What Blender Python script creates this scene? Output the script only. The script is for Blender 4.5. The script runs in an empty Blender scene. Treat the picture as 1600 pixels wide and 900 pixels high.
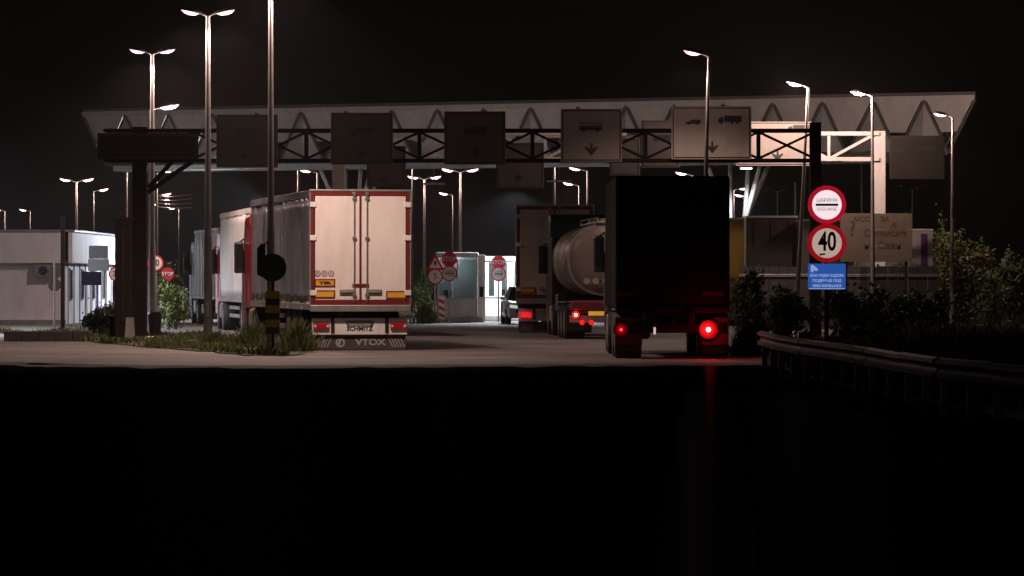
import bpy, bmesh, math, random
from mathutils import Vector, Matrix
random.seed(11)
R = math.radians
scene = bpy.context.scene
COL = scene.collection

# ------------------------------------------------------------------ camera
FPX = 6200.0                       # focal length in pixels of the 1600 px frame
HOR = 435.0                        # row of the horizon
EYE = 1.8
cam_d = bpy.data.cameras.new('camera')
cam = bpy.data.objects.new('camera', cam_d); COL.objects.link(cam)
cam_d.sensor_width = 36.0
cam_d.lens = 36.0 * FPX / 1600.0
cam_d.clip_start = 0.5
cam_d.clip_end = 6000.0
cam.location = (0, 0, EYE)
cam.rotation_euler = (R(90) - math.atan((450 - HOR) / FPX), 0, 0)
scene.camera = cam

# ------------------------------------------------------------------ sky, moonlight, exposure
world = bpy.data.worlds.new('World'); scene.world = world
world.use_nodes = True
wn = world.node_tree
bgn = wn.nodes['Background']
sky = wn.nodes.new('ShaderNodeTexSky'); sky.sky_type = 'NISHITA'
sky.sun_disc = False
sky.sun_elevation = R(6); sky.sun_rotation = R(150)
sky.air_density = 1.0; sky.dust_density = 0.4
wn.links.new(sky.outputs['Color'], bgn.inputs['Color'])
bgn.inputs['Strength'].default_value = 0.00022
sun_d = bpy.data.lights.new('moon', 'SUN'); sun_d.energy = 0.003; sun_d.angle = R(0.5)
sun_d.color = (1.0, 0.96, 0.9)
sun = bpy.data.objects.new('moon', sun_d); COL.objects.link(sun)
sun.rotation_euler = (R(84), 0, R(30))
vs = scene.view_settings
vs.view_transform = 'Standard'; vs.look = 'None'; vs.exposure = 0.0; vs.gamma = 1.0
vs.use_curve_mapping = False
scene.cycles.use_denoising = True
scene.cycles.max_bounces = 6
scene.cycles.diffuse_bounces = 3
scene.cycles.transparent_max_bounces = 12
scene.cycles.sample_clamp_indirect = 4.0

LAMP_W = 1900.0                    # one street lamp head
LAMP_C = (1.0, 0.695, 0.6)         # high pressure sodium as the camera balanced it
COOL_C = (0.86, 0.9, 1.0)

def P(px, py, Y):
    return Vector(((px - 800) / FPX * Y, Y, EYE + (HOR - py) / FPX * Y))
def GX(px, Y):
    return (px - 800) / FPX * Y
def GZ(py, Y):
    return EYE + (HOR - py) / FPX * Y

# ------------------------------------------------------------------ materials
_m = {}
def mat(name, rgb, rough=0.55, metal=0.0, var=0.16, scale=2.5, bump=0.0, dirt=None, spec=0.5, coat=0.0, fine=None):
    if name in _m: return _m[name]
    m = bpy.data.materials.new(name); m.use_nodes = True; _m[name] = m
    nt = m.node_tree; b = nt.nodes['Principled BSDF']
    b.inputs['Roughness'].default_value = rough
    b.inputs['Metallic'].default_value = metal
    b.inputs['Specular IOR Level'].default_value = spec
    if coat: b.inputs['Coat Weight'].default_value = coat
    tc = nt.nodes.new('ShaderNodeTexCoord')
    n1 = nt.nodes.new('ShaderNodeTexNoise'); n1.inputs['Scale'].default_value = scale
    n1.inputs['Detail'].default_value = 8; n1.inputs['Roughness'].default_value = 0.65
    nt.links.new(tc.outputs['Object'], n1.inputs['Vector'])
    cr = nt.nodes.new('ShaderNodeValToRGB')
    cr.color_ramp.elements[0].position = 0.3; cr.color_ramp.elements[1].position = 0.72
    cr.color_ramp.elements[0].color = tuple(c * (1 - var) for c in rgb) + (1,)
    cr.color_ramp.elements[1].color = tuple(min(1, c * (1 + var)) for c in rgb) + (1,)
    nt.links.new(n1.outputs['Fac'], cr.inputs['Fac'])
    col = cr.outputs['Color']
    if dirt:
        n2 = nt.nodes.new('ShaderNodeTexNoise'); n2.inputs['Scale'].default_value = dirt[2] if len(dirt) > 2 else 1.1
        n2.inputs['Detail'].default_value = 10; n2.inputs['Roughness'].default_value = 0.75
        mp = nt.nodes.new('ShaderNodeMapping'); mp.inputs['Scale'].default_value = (1.6, 1.6, 0.45)
        nt.links.new(tc.outputs['Object'], mp.inputs['Vector']); nt.links.new(mp.outputs['Vector'], n2.inputs['Vector'])
        r2 = nt.nodes.new('ShaderNodeValToRGB')
        r2.color_ramp.elements[0].position = 0.46; r2.color_ramp.elements[1].position = 0.74
        r2.color_ramp.elements[0].color = (0, 0, 0, 1); r2.color_ramp.elements[1].color = (dirt[1],) * 3 + (1,)
        nt.links.new(n2.outputs['Fac'], r2.inputs['Fac'])
        mx = nt.nodes.new('ShaderNodeMixRGB'); mx.inputs['Color2'].default_value = tuple(dirt[0]) + (1,)
        nt.links.new(r2.outputs['Color'], mx.inputs['Fac']); nt.links.new(col, mx.inputs['Color1'])
        col = mx.outputs['Color']
    nt.links.new(col, b.inputs['Base Color'])
    if bump:
        bn = nt.nodes.new('ShaderNodeBump'); bn.inputs['Strength'].default_value = bump
        bn.inputs['Distance'].default_value = 0.02
        n3 = nt.nodes.new('ShaderNodeTexNoise'); n3.inputs['Scale'].default_value = fine or 25
        n3.inputs['Detail'].default_value = 6
        nt.links.new(tc.outputs['Object'], n3.inputs['Vector'])
        nt.links.new(n3.outputs['Fac'], bn.inputs['Height']); nt.links.new(bn.outputs['Normal'], b.inputs['Normal'])
    return m
def emat(name, rgb, strength, base=(0.3, 0.3, 0.3)):
    if name in _m: return _m[name]
    m = bpy.data.materials.new(name); m.use_nodes = True; _m[name] = m
    b = m.node_tree.nodes['Principled BSDF']
    b.inputs['Base Color'].default_value = tuple(base) + (1,)
    b.inputs['Emission Color'].default_value = tuple(rgb) + (1,)
    b.inputs['Emission Strength'].default_value = strength
    b.inputs['Roughness'].default_value = 0.3
    return m
def halo_lens_mat(name, rgb, core, edge, r):  # lamp halo painted into the lens: emission fades from core to edge
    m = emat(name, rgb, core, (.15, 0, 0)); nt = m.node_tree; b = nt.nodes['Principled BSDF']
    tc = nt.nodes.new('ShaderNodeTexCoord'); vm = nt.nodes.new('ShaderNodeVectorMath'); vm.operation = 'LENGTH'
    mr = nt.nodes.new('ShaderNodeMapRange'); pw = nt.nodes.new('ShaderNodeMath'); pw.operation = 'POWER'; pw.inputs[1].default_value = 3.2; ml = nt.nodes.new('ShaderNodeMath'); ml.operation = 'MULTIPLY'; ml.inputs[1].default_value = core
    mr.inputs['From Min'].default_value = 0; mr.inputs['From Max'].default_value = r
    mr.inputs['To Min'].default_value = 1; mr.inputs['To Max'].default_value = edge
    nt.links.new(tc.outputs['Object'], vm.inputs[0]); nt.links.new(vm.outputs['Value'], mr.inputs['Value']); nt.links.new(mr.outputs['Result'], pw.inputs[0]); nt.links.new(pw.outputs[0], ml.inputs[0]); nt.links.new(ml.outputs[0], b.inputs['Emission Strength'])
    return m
def gmat(name, tint=(0.8, 0.9, 0.9), opacity=0.25):
    if name in _m: return _m[name]
    m = bpy.data.materials.new(name); m.use_nodes = True; _m[name] = m
    nt = m.node_tree
    for n in list(nt.nodes): nt.nodes.remove(n)
    o = nt.nodes.new('ShaderNodeOutputMaterial'); mx = nt.nodes.new('ShaderNodeMixShader')
    t = nt.nodes.new('ShaderNodeBsdfTransparent'); t.inputs['Color'].default_value = tuple(tint) + (1,)
    g = nt.nodes.new('ShaderNodeBsdfGlossy'); g.inputs['Roughness'].default_value = 0.06
    g.inputs['Color'].default_value = (0.8, 0.85, 0.9, 1)
    mx.inputs['Fac'].default_value = opacity
    nt.links.new(t.outputs[0], mx.inputs[1]); nt.links.new(g.outputs[0], mx.inputs[2]); nt.links.new(mx.outputs[0], o.inputs['Surface'])
    return m

DIRT = (0.07, 0.055, 0.04)
GALV = mat('galvanised steel', (0.33, 0.32, 0.31), 0.42, 0.75, 0.18, 6, dirt=(DIRT, 0.35))
POLE = mat('weathered pole paint', (0.22, 0.205, 0.2), 0.5, 0.25, 0.15, 4, dirt=(DIRT, 0.4))
DARKST = mat('dark painted steel', (0.012, 0.01, 0.009), 0.6, 0.0, 0.25, 5, spec=.15)
BLACK = mat('black plastic', (0.012, 0.012, 0.012), 0.45, 0, 0.2, 6)
RUBBER = mat('tyre rubber', (0.016, 0.015, 0.014), 0.8, 0, 0.3, 9, bump=0.3)
RIM = mat('dusty steel rim', (0.22, 0.2, 0.18), 0.5, 0.5, 0.25, 7, dirt=(DIRT, 0.6))
CHAS = mat('dirty chassis steel', (0.03, 0.026, 0.022), 0.65, 0.2, 0.3, 5)
ALU = mat('dull aluminium', (0.42, 0.39, 0.36), 0.42, 0.65, 0.15, 5, dirt=(DIRT, 0.4))
CREAM = mat('cream door skin', (0.76, 0.71, 0.65), 0.38, 0, 0.03, 1.2, dirt=((0.42, 0.34, 0.24), 0.42, 1.3))
REDP = mat('dark red frame paint', (0.16, 0.014, 0.013), 0.42, 0, 0.2, 4, dirt=(DIRT, 0.35))
REDCAB = mat('red cab paint', (0.26, 0.008, 0.012), 0.3, 0, 0.12, 3, coat=0.4)
WHITEP = mat('white paint', (0.72, 0.7, 0.67), 0.42, 0, 0.06, 3, dirt=(DIRT, 0.3))
SILVERC = mat('silver grey tarpaulin', (0.17, 0.17, 0.185), 0.24, 0.1, 0.25, 0.9, bump=0.3, fine=4, dirt=((0.4, 0.38, 0.37), 0.4, 0.8))
WHITEC = mat('white tarpaulin', (0.6, 0.58, 0.55), 0.4, 0, 0.08, 1.2, bump=0.15, fine=6, dirt=(DIRT, 0.25))
GREYC = mat('grey box skin', (0.15, 0.145, 0.145), 0.4, 0, 0.1, 1.4, dirt=(DIRT, 0.3))
PINKC = mat('faded rose door skin', (0.6, 0.48, 0.45), 0.45, 0, 0.06, 1.4, dirt=(DIRT, 0.3))
YELR = mat('yellow reflector sheet', (0.72, 0.36, 0.03), 0.35, 0, 0.07, 8)
REDR = mat('red reflector', (0.35, 0.012, 0.012), 0.3, 0, 0.1, 8)
GLASSD = mat('dark window glass', (0.012, 0.014, 0.016), 0.08, 0, 0.1, 3, spec=0.8)
GLASS = gmat('clear glass')
SIGNW = mat('white sign face', (0.72, 0.7, 0.67), 0.45, 0, 0.05, 3, dirt=(DIRT, 0.2))
SIGNR = mat('red sign face', (0.5, 0.02, 0.03), 0.4, 0, 0.1, 4)
SIGNB = mat('sign black print', (0.012, 0.011, 0.011), 0.5, 0, 0.1, 4)
SIGNBACK = mat('grey sign back', (0.05, 0.047, 0.043), 0.6, 0.1, 0.2, 4, dirt=(DIRT, 0.5))
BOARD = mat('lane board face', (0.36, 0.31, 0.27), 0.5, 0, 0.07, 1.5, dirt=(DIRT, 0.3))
BOARDM = mat('dim lane board face', (0.19, 0.16, 0.14), 0.5, 0, 0.07, 1.5, dirt=(DIRT, 0.3))  # lane board again, weaker light on it put into the colour
BOARDX = mat('shade darkened lane board face', (0.022, 0.019, 0.015), 0.6, 0, 0.1, 1.5, spec=.08)  # near-black tone: lack of light put into the board colour
BOARDD = mat('unlit lane board face', (0.055, 0.046, 0.038), 0.55, 0, 0.1, 1.5, dirt=(DIRT, 0.3))  # same boards darkened in colour where little light falls
LENS = emat('lamp lens', (1.0, 0.62, 0.68), 3.0)
LENSF = emat('far lamp lens', (1.0, 0.55, 0.55), 9.0)
HALO = emat('pink lamp halo', (1.0, 0.16, 0.32), 0.6)  # pink glow around lamp lenses painted as a weakly emitting rim
COOL = emat('cool lamp lens', (0.85, 0.9, 1.0), 9.0)
HOUS = mat('lamp housing', (0.16, 0.15, 0.15), 0.5, 0.4, 0.15, 5)

# ------------------------------------------------------------------ builders
class B:
    def __init__(s): s.bm = bmesh.new()
    def box(s, c, d, bev=0.0, rot=None):
        g = bmesh.ops.create_cube(s.bm, size=1.0); v = g['verts']
        bmesh.ops.scale(s.bm, vec=d, verts=v)
        if bev:
            e = list({e for q in v for e in q.link_edges})
            o = bmesh.ops.bevel(s.bm, geom=e, offset=bev, segments=2, profile=0.5, affect='EDGES')
            v = list({q for q in o['verts']} | {q for q in v if q.is_valid})
        if rot is not None: bmesh.ops.rotate(s.bm, cent=(0, 0, 0), matrix=rot, verts=v)
        bmesh.ops.translate(s.bm, vec=c, verts=v)
        return s
    def cyl(s, p0, p1, r0, r1=None, n=12, cap=True):
        p0 = Vector(p0); p1 = Vector(p1); r1 = r0 if r1 is None else r1
        d = (p1 - p0); q = d.to_track_quat('Z', 'Y')
        A = []; C = []
        for i in range(n):
            a = 2 * math.pi * i / n; o = Vector((math.cos(a), math.sin(a), 0))
            A.append(s.bm.verts.new(p0 + q @ (o * r0))); C.append(s.bm.verts.new(p1 + q @ (o * r1)))
        for i in range(n):
            j = (i + 1) % n; s.bm.faces.new((A[i], A[j], C[j], C[i]))
        if cap:
            s.bm.faces.new(A[::-1]); s.bm.faces.new(C)
        return s
    def path(s, pts, r, n=8):
        for a, b in zip(pts[:-1], pts[1:]): s.cyl(a, b, r, n=n)
        return s
    def beam(s, p0, p1, w, h, up=(0, 0, 1)):
        p0 = Vector(p0); p1 = Vector(p1); d = (p1 - p0).normalized()
        x = d.cross(Vector(up))
        if x.length < 1e-4: x = Vector((1, 0, 0))
        x.normalize(); z = x.cross(d)
        V = []
        for p in (p0, p1):
            for sx, sz in ((-1, -1), (1, -1), (1, 1), (-1, 1)):
                V.append(s.bm.verts.new(p + x * sx * w / 2 + z * sz * h / 2))
        for f in ((0, 1, 2, 3), (7, 6, 5, 4), (0, 4, 5, 1), (1, 5, 6, 2), (2, 6, 7, 3), (3, 7, 4, 0)):
            s.bm.faces.new([V[i] for i in f])
        return s
    def prism(s, pts, axis, a, b):
        def mk(p, t):
            return {'y': (p[0], t, p[1]), 'x': (t, p[0], p[1]), 'z': (p[0], p[1], t)}[axis]
        A = [s.bm.verts.new(mk(p, a)) for p in pts]; C = [s.bm.verts.new(mk(p, b)) for p in pts]
        s.bm.faces.new(A); s.bm.faces.new(C[::-1])
        n = len(pts)
        for i in range(n):
            j = (i + 1) % n; s.bm.faces.new((A[j], A[i], C[i], C[j]))
        return s
    def slab(s, pts, t):           # polygon in space given a thickness against its normal
        pts = [Vector(p) for p in pts]
        nrm = (pts[1] - pts[0]).cross(pts[2] - pts[0]).normalized()
        A = [s.bm.verts.new(p) for p in pts]; C = [s.bm.verts.new(p - nrm * t) for p in pts]
        s.bm.faces.new(A); s.bm.faces.new(C[::-1]); n = len(pts)
        for i in range(n):
            j = (i + 1) % n; s.bm.faces.new((A[j], A[i], C[i], C[j]))
        return s
    def loft(s, rings, cap=True):
        VS = [[s.bm.verts.new(p) for p in r] for r in rings]; n = len(rings[0])
        for a, b in zip(VS[:-1], VS[1:]):
            for i in range(n):
                j = (i + 1) % n; s.bm.faces.new((a[i], a[j], b[j], b[i]))
        if cap:
            s.bm.faces.new(VS[0][::-1]); s.bm.faces.new(VS[-1])
        return s
    def ring(s, c, r0, r1, y0, y1, n=40):      # flat ring facing -y
        rr = []
        for r, y in ((r0, y1), (r0, y0), (r1, y0), (r1, y1)):
            rr.append([s.bm.verts.new((c[0] + r * math.cos(2 * math.pi * i / n), y, c[1] + r * math.sin(2 * math.pi * i / n))) for i in range(n)])
        for k in range(4):
            a = rr[k]; b = rr[(k + 1) % 4]
            for i in range(n):
                j = (i + 1) % n; s.bm.faces.new((a[i], a[j], b[j], b[i]))
        return s
    def disc(s, c, r, y0, y1, n=40):
        return s.prism([(c[0] + r * math.cos(2 * math.pi * i / n), c[1] + r * math.sin(2 * math.pi * i / n)) for i in range(n)], 'y', y0, y1)
    def mesh(s, name, m, smooth=False):
        bmesh.ops.recalc_face_normals(s.bm, faces=s.bm.faces)
        me = bpy.data.meshes.new(name); s.bm.to_mesh(me); s.bm.free()
        if m: me.materials.append(m)
        if smooth:
            for p in me.polygons: p.use_smooth = True
            try: me.set_sharp_from_angle(angle=R(40))
            except Exception: pass
        return me
    def obj(s, name, m, parent=None, smooth=False):
        return link(name, s.mesh(name, m, smooth), parent)
def link(name, me, parent=None, loc=None, rot=None):
    o = bpy.data.objects.new(name, me); COL.objects.link(o)
    if parent is not None: o.parent = parent
    if loc is not None: o.location = loc
    if rot is not None: o.rotation_euler = rot
    return o
def tag(o, label=None, cat=None, group=None, kind=None):
    if label: o['label'] = label
    if cat: o['category'] = cat
    if group: o['group'] = group
    if kind: o['kind'] = kind
    return o
def thing(name, label, cat, loc=(0, 0, 0), rz=0.0, group=None):
    o = bpy.data.objects.new(name, None); COL.objects.link(o)
    o.empty_display_size = 0.3
    o.location = loc; o.rotation_euler = (0, 0, rz)
    return tag(o, label, cat, group)
_tm = {}
def text(name, body, size, m, parent, loc, align='CENTER', rot=(R(90), 0, 0), sx=1.0, bold=0.0):
    cu = bpy.data.curves.new('txt', 'FONT'); cu.body = body; cu.size = size; cu.extrude = 0.002
    cu.align_x = align; cu.align_y = 'CENTER'; cu.offset = bold; cu.resolution_u = 3
    t = bpy.data.objects.new('txt', cu); COL.objects.link(t)
    me = bpy.data.meshes.new_from_object(t.evaluated_get(bpy.context.evaluated_depsgraph_get()))
    bpy.data.objects.remove(t); bpy.data.curves.remove(cu)
    me.materials.clear(); me.materials.append(m)
    o = link(name, me, parent, loc, rot); o.scale = (sx, 1, 1)
    return o
def spot(parent, loc, w, color, half=66, blend=.55, radius=0.1, name='lamp_light', aim=(0, 0, 0)):
    l = bpy.data.lights.new(name, 'SPOT'); l.energy = w; l.color = color; l.shadow_soft_size = radius
    l.spot_size = R(2 * half); l.spot_blend = blend
    o = bpy.data.objects.new(name, l); COL.objects.link(o); o.parent = parent; o.location = loc; o.rotation_euler = aim
    return o
def point(parent, loc, w, color, radius=0.1, name='lamp_light'):
    l = bpy.data.lights.new(name, 'POINT'); l.energy = w; l.color = color; l.shadow_soft_size = radius
    o = bpy.data.objects.new(name, l); COL.objects.link(o); o.parent = parent; o.location = loc
    return o

# ------------------------------------------------------------------ ground
def sheet(name, pts, z, m, kind='structure'):
    b = B(); vv = [b.bm.verts.new((x, y, z)) for x, y in pts]; f = b.bm.faces.new(vv)
    if f.normal.z < 0: f.normal_flip()
    bmesh.ops.triangulate(b.bm, faces=b.bm.faces)
    me = bpy.data.meshes.new(name); 
    bmesh.ops.recalc_face_normals(b.bm, faces=b.bm.faces)
    b.bm.to_mesh(me); b.bm.free(); me.materials.append(m)
    return tag(link(name, me), kind=kind)
SOIL = mat('dark soil and turf', (0.035, 0.036, 0.02), 0.95, 0, 0.35, 0.35, bump=0.5, fine=8)
def asphalt(name, rgb, gloss, rough):
    m = bpy.data.materials.new(name); m.use_nodes = True; nt = m.node_tree
    for n in list(nt.nodes): nt.nodes.remove(n)
    o = nt.nodes.new('ShaderNodeOutputMaterial'); mx = nt.nodes.new('ShaderNodeMixShader')
    d = nt.nodes.new('ShaderNodeBsdfDiffuse'); g = nt.nodes.new('ShaderNodeBsdfGlossy'); g.inputs['Roughness'].default_value = rough
    tc = nt.nodes.new('ShaderNodeTexCoord'); n1 = nt.nodes.new('ShaderNodeTexNoise'); n1.inputs['Scale'].default_value = .7; n1.inputs['Detail'].default_value = 9
    cr = nt.nodes.new('ShaderNodeValToRGB'); cr.color_ramp.elements[0].color = tuple(c * .7 for c in rgb) + (1,); cr.color_ramp.elements[1].color = tuple(c * 1.3 for c in rgb) + (1,)
    bp = nt.nodes.new('ShaderNodeBump'); bp.inputs['Strength'].default_value = .15; bp.inputs['Distance'].default_value = .01
    n2 = nt.nodes.new('ShaderNodeTexNoise'); n2.inputs['Scale'].default_value = 30; n2.inputs['Detail'].default_value = 5
    nt.links.new(tc.outputs['Object'], n1.inputs['Vector']); nt.links.new(tc.outputs['Object'], n2.inputs['Vector'])
    nt.links.new(n1.outputs['Fac'], cr.inputs['Fac']); nt.links.new(cr.outputs['Color'], d.inputs['Color'])
    nt.links.new(n2.outputs['Fac'], bp.inputs['Height']); nt.links.new(bp.outputs['Normal'], d.inputs['Normal'])
    mx.inputs['Fac'].default_value = gloss
    nt.links.new(d.outputs[0], mx.inputs[1]); nt.links.new(g.outputs[0], mx.inputs[2]); nt.links.new(mx.outputs[0], o.inputs['Surface'])
    return m
FRESH = asphalt('fresh black asphalt', (0.02, 0.0195, 0.016), 0.0006, 0.28)
WORN = mat('worn pale road surface', (0.125, 0.115, 0.104), 0.8, 0, 0.36, 0.3, bump=0.5, fine=18, dirt=((0.045, 0.04, 0.036), 0.85, 0.3))
MIDTONE = mat('mid tone road joint', (0.045, 0.041, 0.037), 0.9, 0, 0.4, 0.6, bump=0.4, fine=18)
TURF = mat('verge soil', (0.06, 0.055, 0.03), 0.95, 0, 0.3, 1.0, bump=0.6, fine=10)
KERB = mat('kerb concrete', (0.24, 0.22, 0.2), 0.8, 0, 0.2, 2.0, bump=0.3, dirt=(DIRT, 0.6))
big = [(-3000, -400), (3000, -400), (3000, 5000), (-3000, 5000)]
sheet('ground', big, 0.0, SOIL)
# joint between the pale old surface and the black new one, a little uneven
joint = [(-60, 88.5), (-12.5, 86.5), (-10.6, 85.0), (-9.9, 82.6), (-8.2, 82.2), (-5.5, 82.0), (-3.0, 82.3), (0.0, 82.8), (2.0, 83.6), (5.4, 84.6)]
sheet('road', joint + [(9.0, 112), (13.5, 150), (16, 210), (-30, 420), (-60, 420)], 0.004, WORN)
sheet('foreground_road', [(-60, 5)] + [(6.2, 5), (6.9, 40), (5.9, 55), (5.5, 70), (5.4, 84.6)] + joint[::-1][1:], 0.004, FRESH)

def jag(pts, dx, dy, n=6):
    out = []
    for p, q in zip(pts[:-1], pts[1:]):
        for k in range(n):
            f = k / n; out.append((p[0] + (q[0] - p[0]) * f + random.uniform(-dx, dx), p[1] + (q[1] - p[1]) * f + random.uniform(-dy, dy)))
    return out + [pts[-1]]
j2 = [(x, y - 2.6) for x, y in joint[1:]]
sheet('road_joint', jag(joint[1:], .05, .5) + jag(j2[::-1], .05, .9), 0.008, MIDTONE)  # ragged strip of in-between tone that softens the edge
STREAK = asphalt('glossy streak asphalt', (0.012, 0.0115, 0.01), 0.0045, 0.2)
sheet('streak_strip', jag([(3.62, 80.5), (.72, 22)], .06, .3, 20) + jag([(1.42, 22), (4.32, 80.8)], .06, .3, 20), 0.012, STREAK)  # added glossy strip that carries the tail lamp's red reflection
# ------------------------------------------------------------------ grass island on the left
def kerb_run(name, pts, w=0.16, h=0.13, z=0.0):
    for a, b in zip(pts[:-1], pts[1:]):
        a = Vector((a[0], a[1], z)); b = Vector((b[0], b[1], z)); d = b - a
        n = max(1, int(d.length / 2.0)); root = kerb_root
        for i in range(n):
            p0 = a + d * (i / n); p1 = a + d * ((i + 1) / n); c = (p0 + p1) / 2
            ang = math.atan2(d.y, d.x)
            bb = B().box((0, 0, 0), (d.length / n - 0.012, w, h), 0.02)
            link('kerb_stone', bb.mesh('kerb_stone', KERB), root, (c.x, c.y, h / 2 + z + random.uniform(-.008, .008)), (0, 0, ang + random.uniform(-.012, .012)))
ISL = [(-17.2, 131), (-13.9, 118), (-11.9, 111.5), (-8.9, 100.5), (-7.3, 96.5), (-6.1, 92.2), (-5.2, 91.4), (-4.95, 93.0), (-5.05, 97.0), (-5.75, 101.5), (-8.0, 113.5), (-9.2, 121), (-11.3, 127), (-13.5, 140), (-14.0, 150), (-26, 152), (-40, 152), (-40, 131)]
def rag(poly, a=.16, n=5):
    out = []
    for i in range(len(poly)):
        p, q = poly[i], poly[(i + 1) % len(poly)]
        for k in range(n):
            f = k / n; x = p[0] + (q[0] - p[0]) * f; y = p[1] + (q[1] - p[1]) * f
            out.append((x + random.uniform(-a, a), y + random.uniform(-a, a) * 4))
    return out
island = sheet('verge', rag(ISL[:9]) + ISL[9:], 0.03, TURF)
kerb_root = island
kerb_run('kerb', [(-40, 130.9), (-17.2, 130.9)])

GRASSM = mat('dry green grass', (0.075, 0.09, 0.022), 0.8, 0, 0.5, 0.8)
def inside(x, y, poly):
    c = False; j = len(poly) - 1
    for i in range(len(poly)):
        xi, yi = poly[i]; xj, yj = poly[j]
        if (yi > y) != (yj > y) and x < (xj - xi) * (y - yi) / (yj - yi) + xi: c = not c
        j = i
    return c
def grass(name, label, n, sampler, hmin, hmax, m, wid=0.012):
    V = []; F = []; k = 0
    for _ in range(n):
        s = sampler()
        if s is None: continue
        x, y, z, hs = s
        a = random.uniform(0, 6.283); h = random.uniform(hmin, hmax) * hs; w = wid * random.uniform(.7, 1.8)
        lx = random.gauss(0, .35) * h; ly = random.gauss(0, .35) * h
        dx = math.cos(a) * w; dy = math.sin(a) * w
        V += [(x - dx, y - dy, z), (x + dx, y + dy, z), (x + lx * .4 + dx * .7, y + ly * .4 + dy * .7, z + h * .6), (x + lx * .4 - dx * .7, y + ly * .4 - dy * .7, z + h * .6), (x + lx, y + ly, z + h)]
        F += [(k, k + 1, k + 2, k + 3), (k + 3, k + 2, k + 4)]; k += 5
    me = bpy.data.meshes.new(name); me.from_pydata(V, [], F); me.materials.append(m)
    return tag(link(name, me), label, 'grass', kind='stuff')
from mathutils import noise as mnoise
def isl_s():
    y = random.uniform(91.4, 135); t = random.random()
    x = random.uniform(-17.5, -4.9)
    if not inside(x, y, ISL): return None
    d = mnoise.noise(Vector((x * .6, y * .25, 3)))
    if d < 0.06 and random.random() < .9: return None
    return x, y, 0.025, max(.25, .75 + 1.3 * d)
grass('grass', 'patchy dry grass on the verge left of the pale doored trailer', 52000, isl_s, 0.05, 0.2, GRASSM, .016)

LEAF = mat('bush leaves', (0.06, 0.085, 0.02), 0.6, 0, 0.45, 1.5)
LEAF2 = mat('pale bush leaves', (0.1, 0.135, 0.03), 0.6, 0, 0.4, 1.5)
LEAF3 = mat('olive bush leaves', (0.07, 0.075, 0.02), 0.6, 0, 0.45, 1.2)
BARK = mat('bush stems', (0.06, 0.045, 0.03), 0.9, 0, 0.3, 6)
def bush(label, loc, r, n, m, leaf=0.1, seed=0, cat='bush', name='bush', group=None):
    rnd = random.Random(seed)
    t = thing(name, label, cat, loc, 0, group)
    st = B(); tips = []
    ns = 9
    for i in range(ns):
        a = rnd.uniform(0, 6.283); q = rnd.uniform(.15, .85)
        p0 = Vector((math.cos(a) * .1 * r[0], math.sin(a) * .1 * r[1], 0))
        p1 = Vector((math.cos(a) * q * .5 * r[0], math.sin(a) * q * .5 * r[1], r[2] * rnd.uniform(.35, .6)))
        p2 = Vector((math.cos(a) * q * r[0], math.sin(a) * q * r[1], r[2] * rnd.uniform(.7, 1.05)))
        st.cyl(p0, p1, .03, .02, 6); st.cyl(p1, p2, .02, .008, 6); tips += [p1, (p1 + p2) / 2, p2]
        for _ in range(3):
            p3 = p1.lerp(p2, rnd.random()) + Vector((rnd.gauss(0, .3) * r[0], rnd.gauss(0, .3) * r[1], rnd.uniform(-.1, .3) * r[2]))
            st.cyl(p1.lerp(p2, .4), p3, .012, .005, 5); tips.append(p3)
    st.obj('stem', BARK, t)
    V = []; F = []; k = 0
    clumps = []
    for p in tips:
        if rnd.random() < .92: clumps.append((p, rnd.uniform(.12, .3)))
    for i in range(16):
        a = rnd.uniform(0, 6.283); q = math.sqrt(rnd.random()); z = rnd.random()
        clumps.append((Vector((math.cos(a) * q * r[0] * (1 - .5 * z), math.sin(a) * q * r[1] * (1 - .5 * z), r[2] * (.12 + .75 * z))), rnd.uniform(.15, .34)))
    for i in range(n):
        c, sz = clumps[rnd.randrange(len(clumps))]
        p = c + Vector((rnd.gauss(0, 1) * sz * r[0] * .6, rnd.gauss(0, 1) * sz * r[1] * .6, rnd.gauss(0, 1) * sz * r[2] * .5))
        if p.z < 0.02: p.z = rnd.uniform(.02, .2)
        l = leaf * rnd.uniform(.6, 1.4)
        d = Vector((rnd.gauss(0, 1), rnd.gauss(0, 1), rnd.gauss(0.3, .7))).normalized()
        u = d.orthogonal().normalized(); u = (Matrix.Rotation(rnd.uniform(0, 6.283), 3, d) @ u)
        w = d.cross(u)
        V += [p - u * l, p - w * l * .38, p + u * l, p + w * l * .38]; F.append((k, k + 1, k + 2, k + 3)); k += 4
    me = bpy.data.meshes.new('foliage'); me.from_pydata([tuple(v) for v in V], [], F); me.materials.append(m)
    link('foliage', me, t)
    return t

def tuft(label, loc, r, n, h, seed):
    rnd = random.Random(seed); t = thing('grass_tuft', label, 'grass', loc)
    V = []; F = []; k = 0
    for _ in range(n):
        a = rnd.uniform(0, 6.283); q = abs(rnd.gauss(0, .5)); x = math.cos(a) * q * r[0]; y = math.sin(a) * q * r[1]
        hh = h * rnd.uniform(.35, 1.1) * (1.1 - .4 * min(1, q)); w = rnd.uniform(.006, .014); b = rnd.uniform(0, 6.283)
        lx, ly = x * .35 + rnd.gauss(0, .16) * hh, y * .35 + rnd.gauss(0, .16) * hh; dx, dy = math.cos(b) * w, math.sin(b) * w
        V += [(x - dx, y - dy, 0), (x + dx, y + dy, 0), (x + lx * .4 + dx, y + ly * .4 + dy, hh * .6), (x + lx * .4 - dx, y + ly * .4 - dy, hh * .6), (x + lx * 1.4, y + ly * 1.4, hh)]
        F += [(k, k + 1, k + 2, k + 3), (k + 3, k + 2, k + 4)]; k += 5
    me = bpy.data.meshes.new('blades'); me.from_pydata(V, [], F); me.materials.append(GRASSM); link('blades', me, t)
    return t
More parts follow.
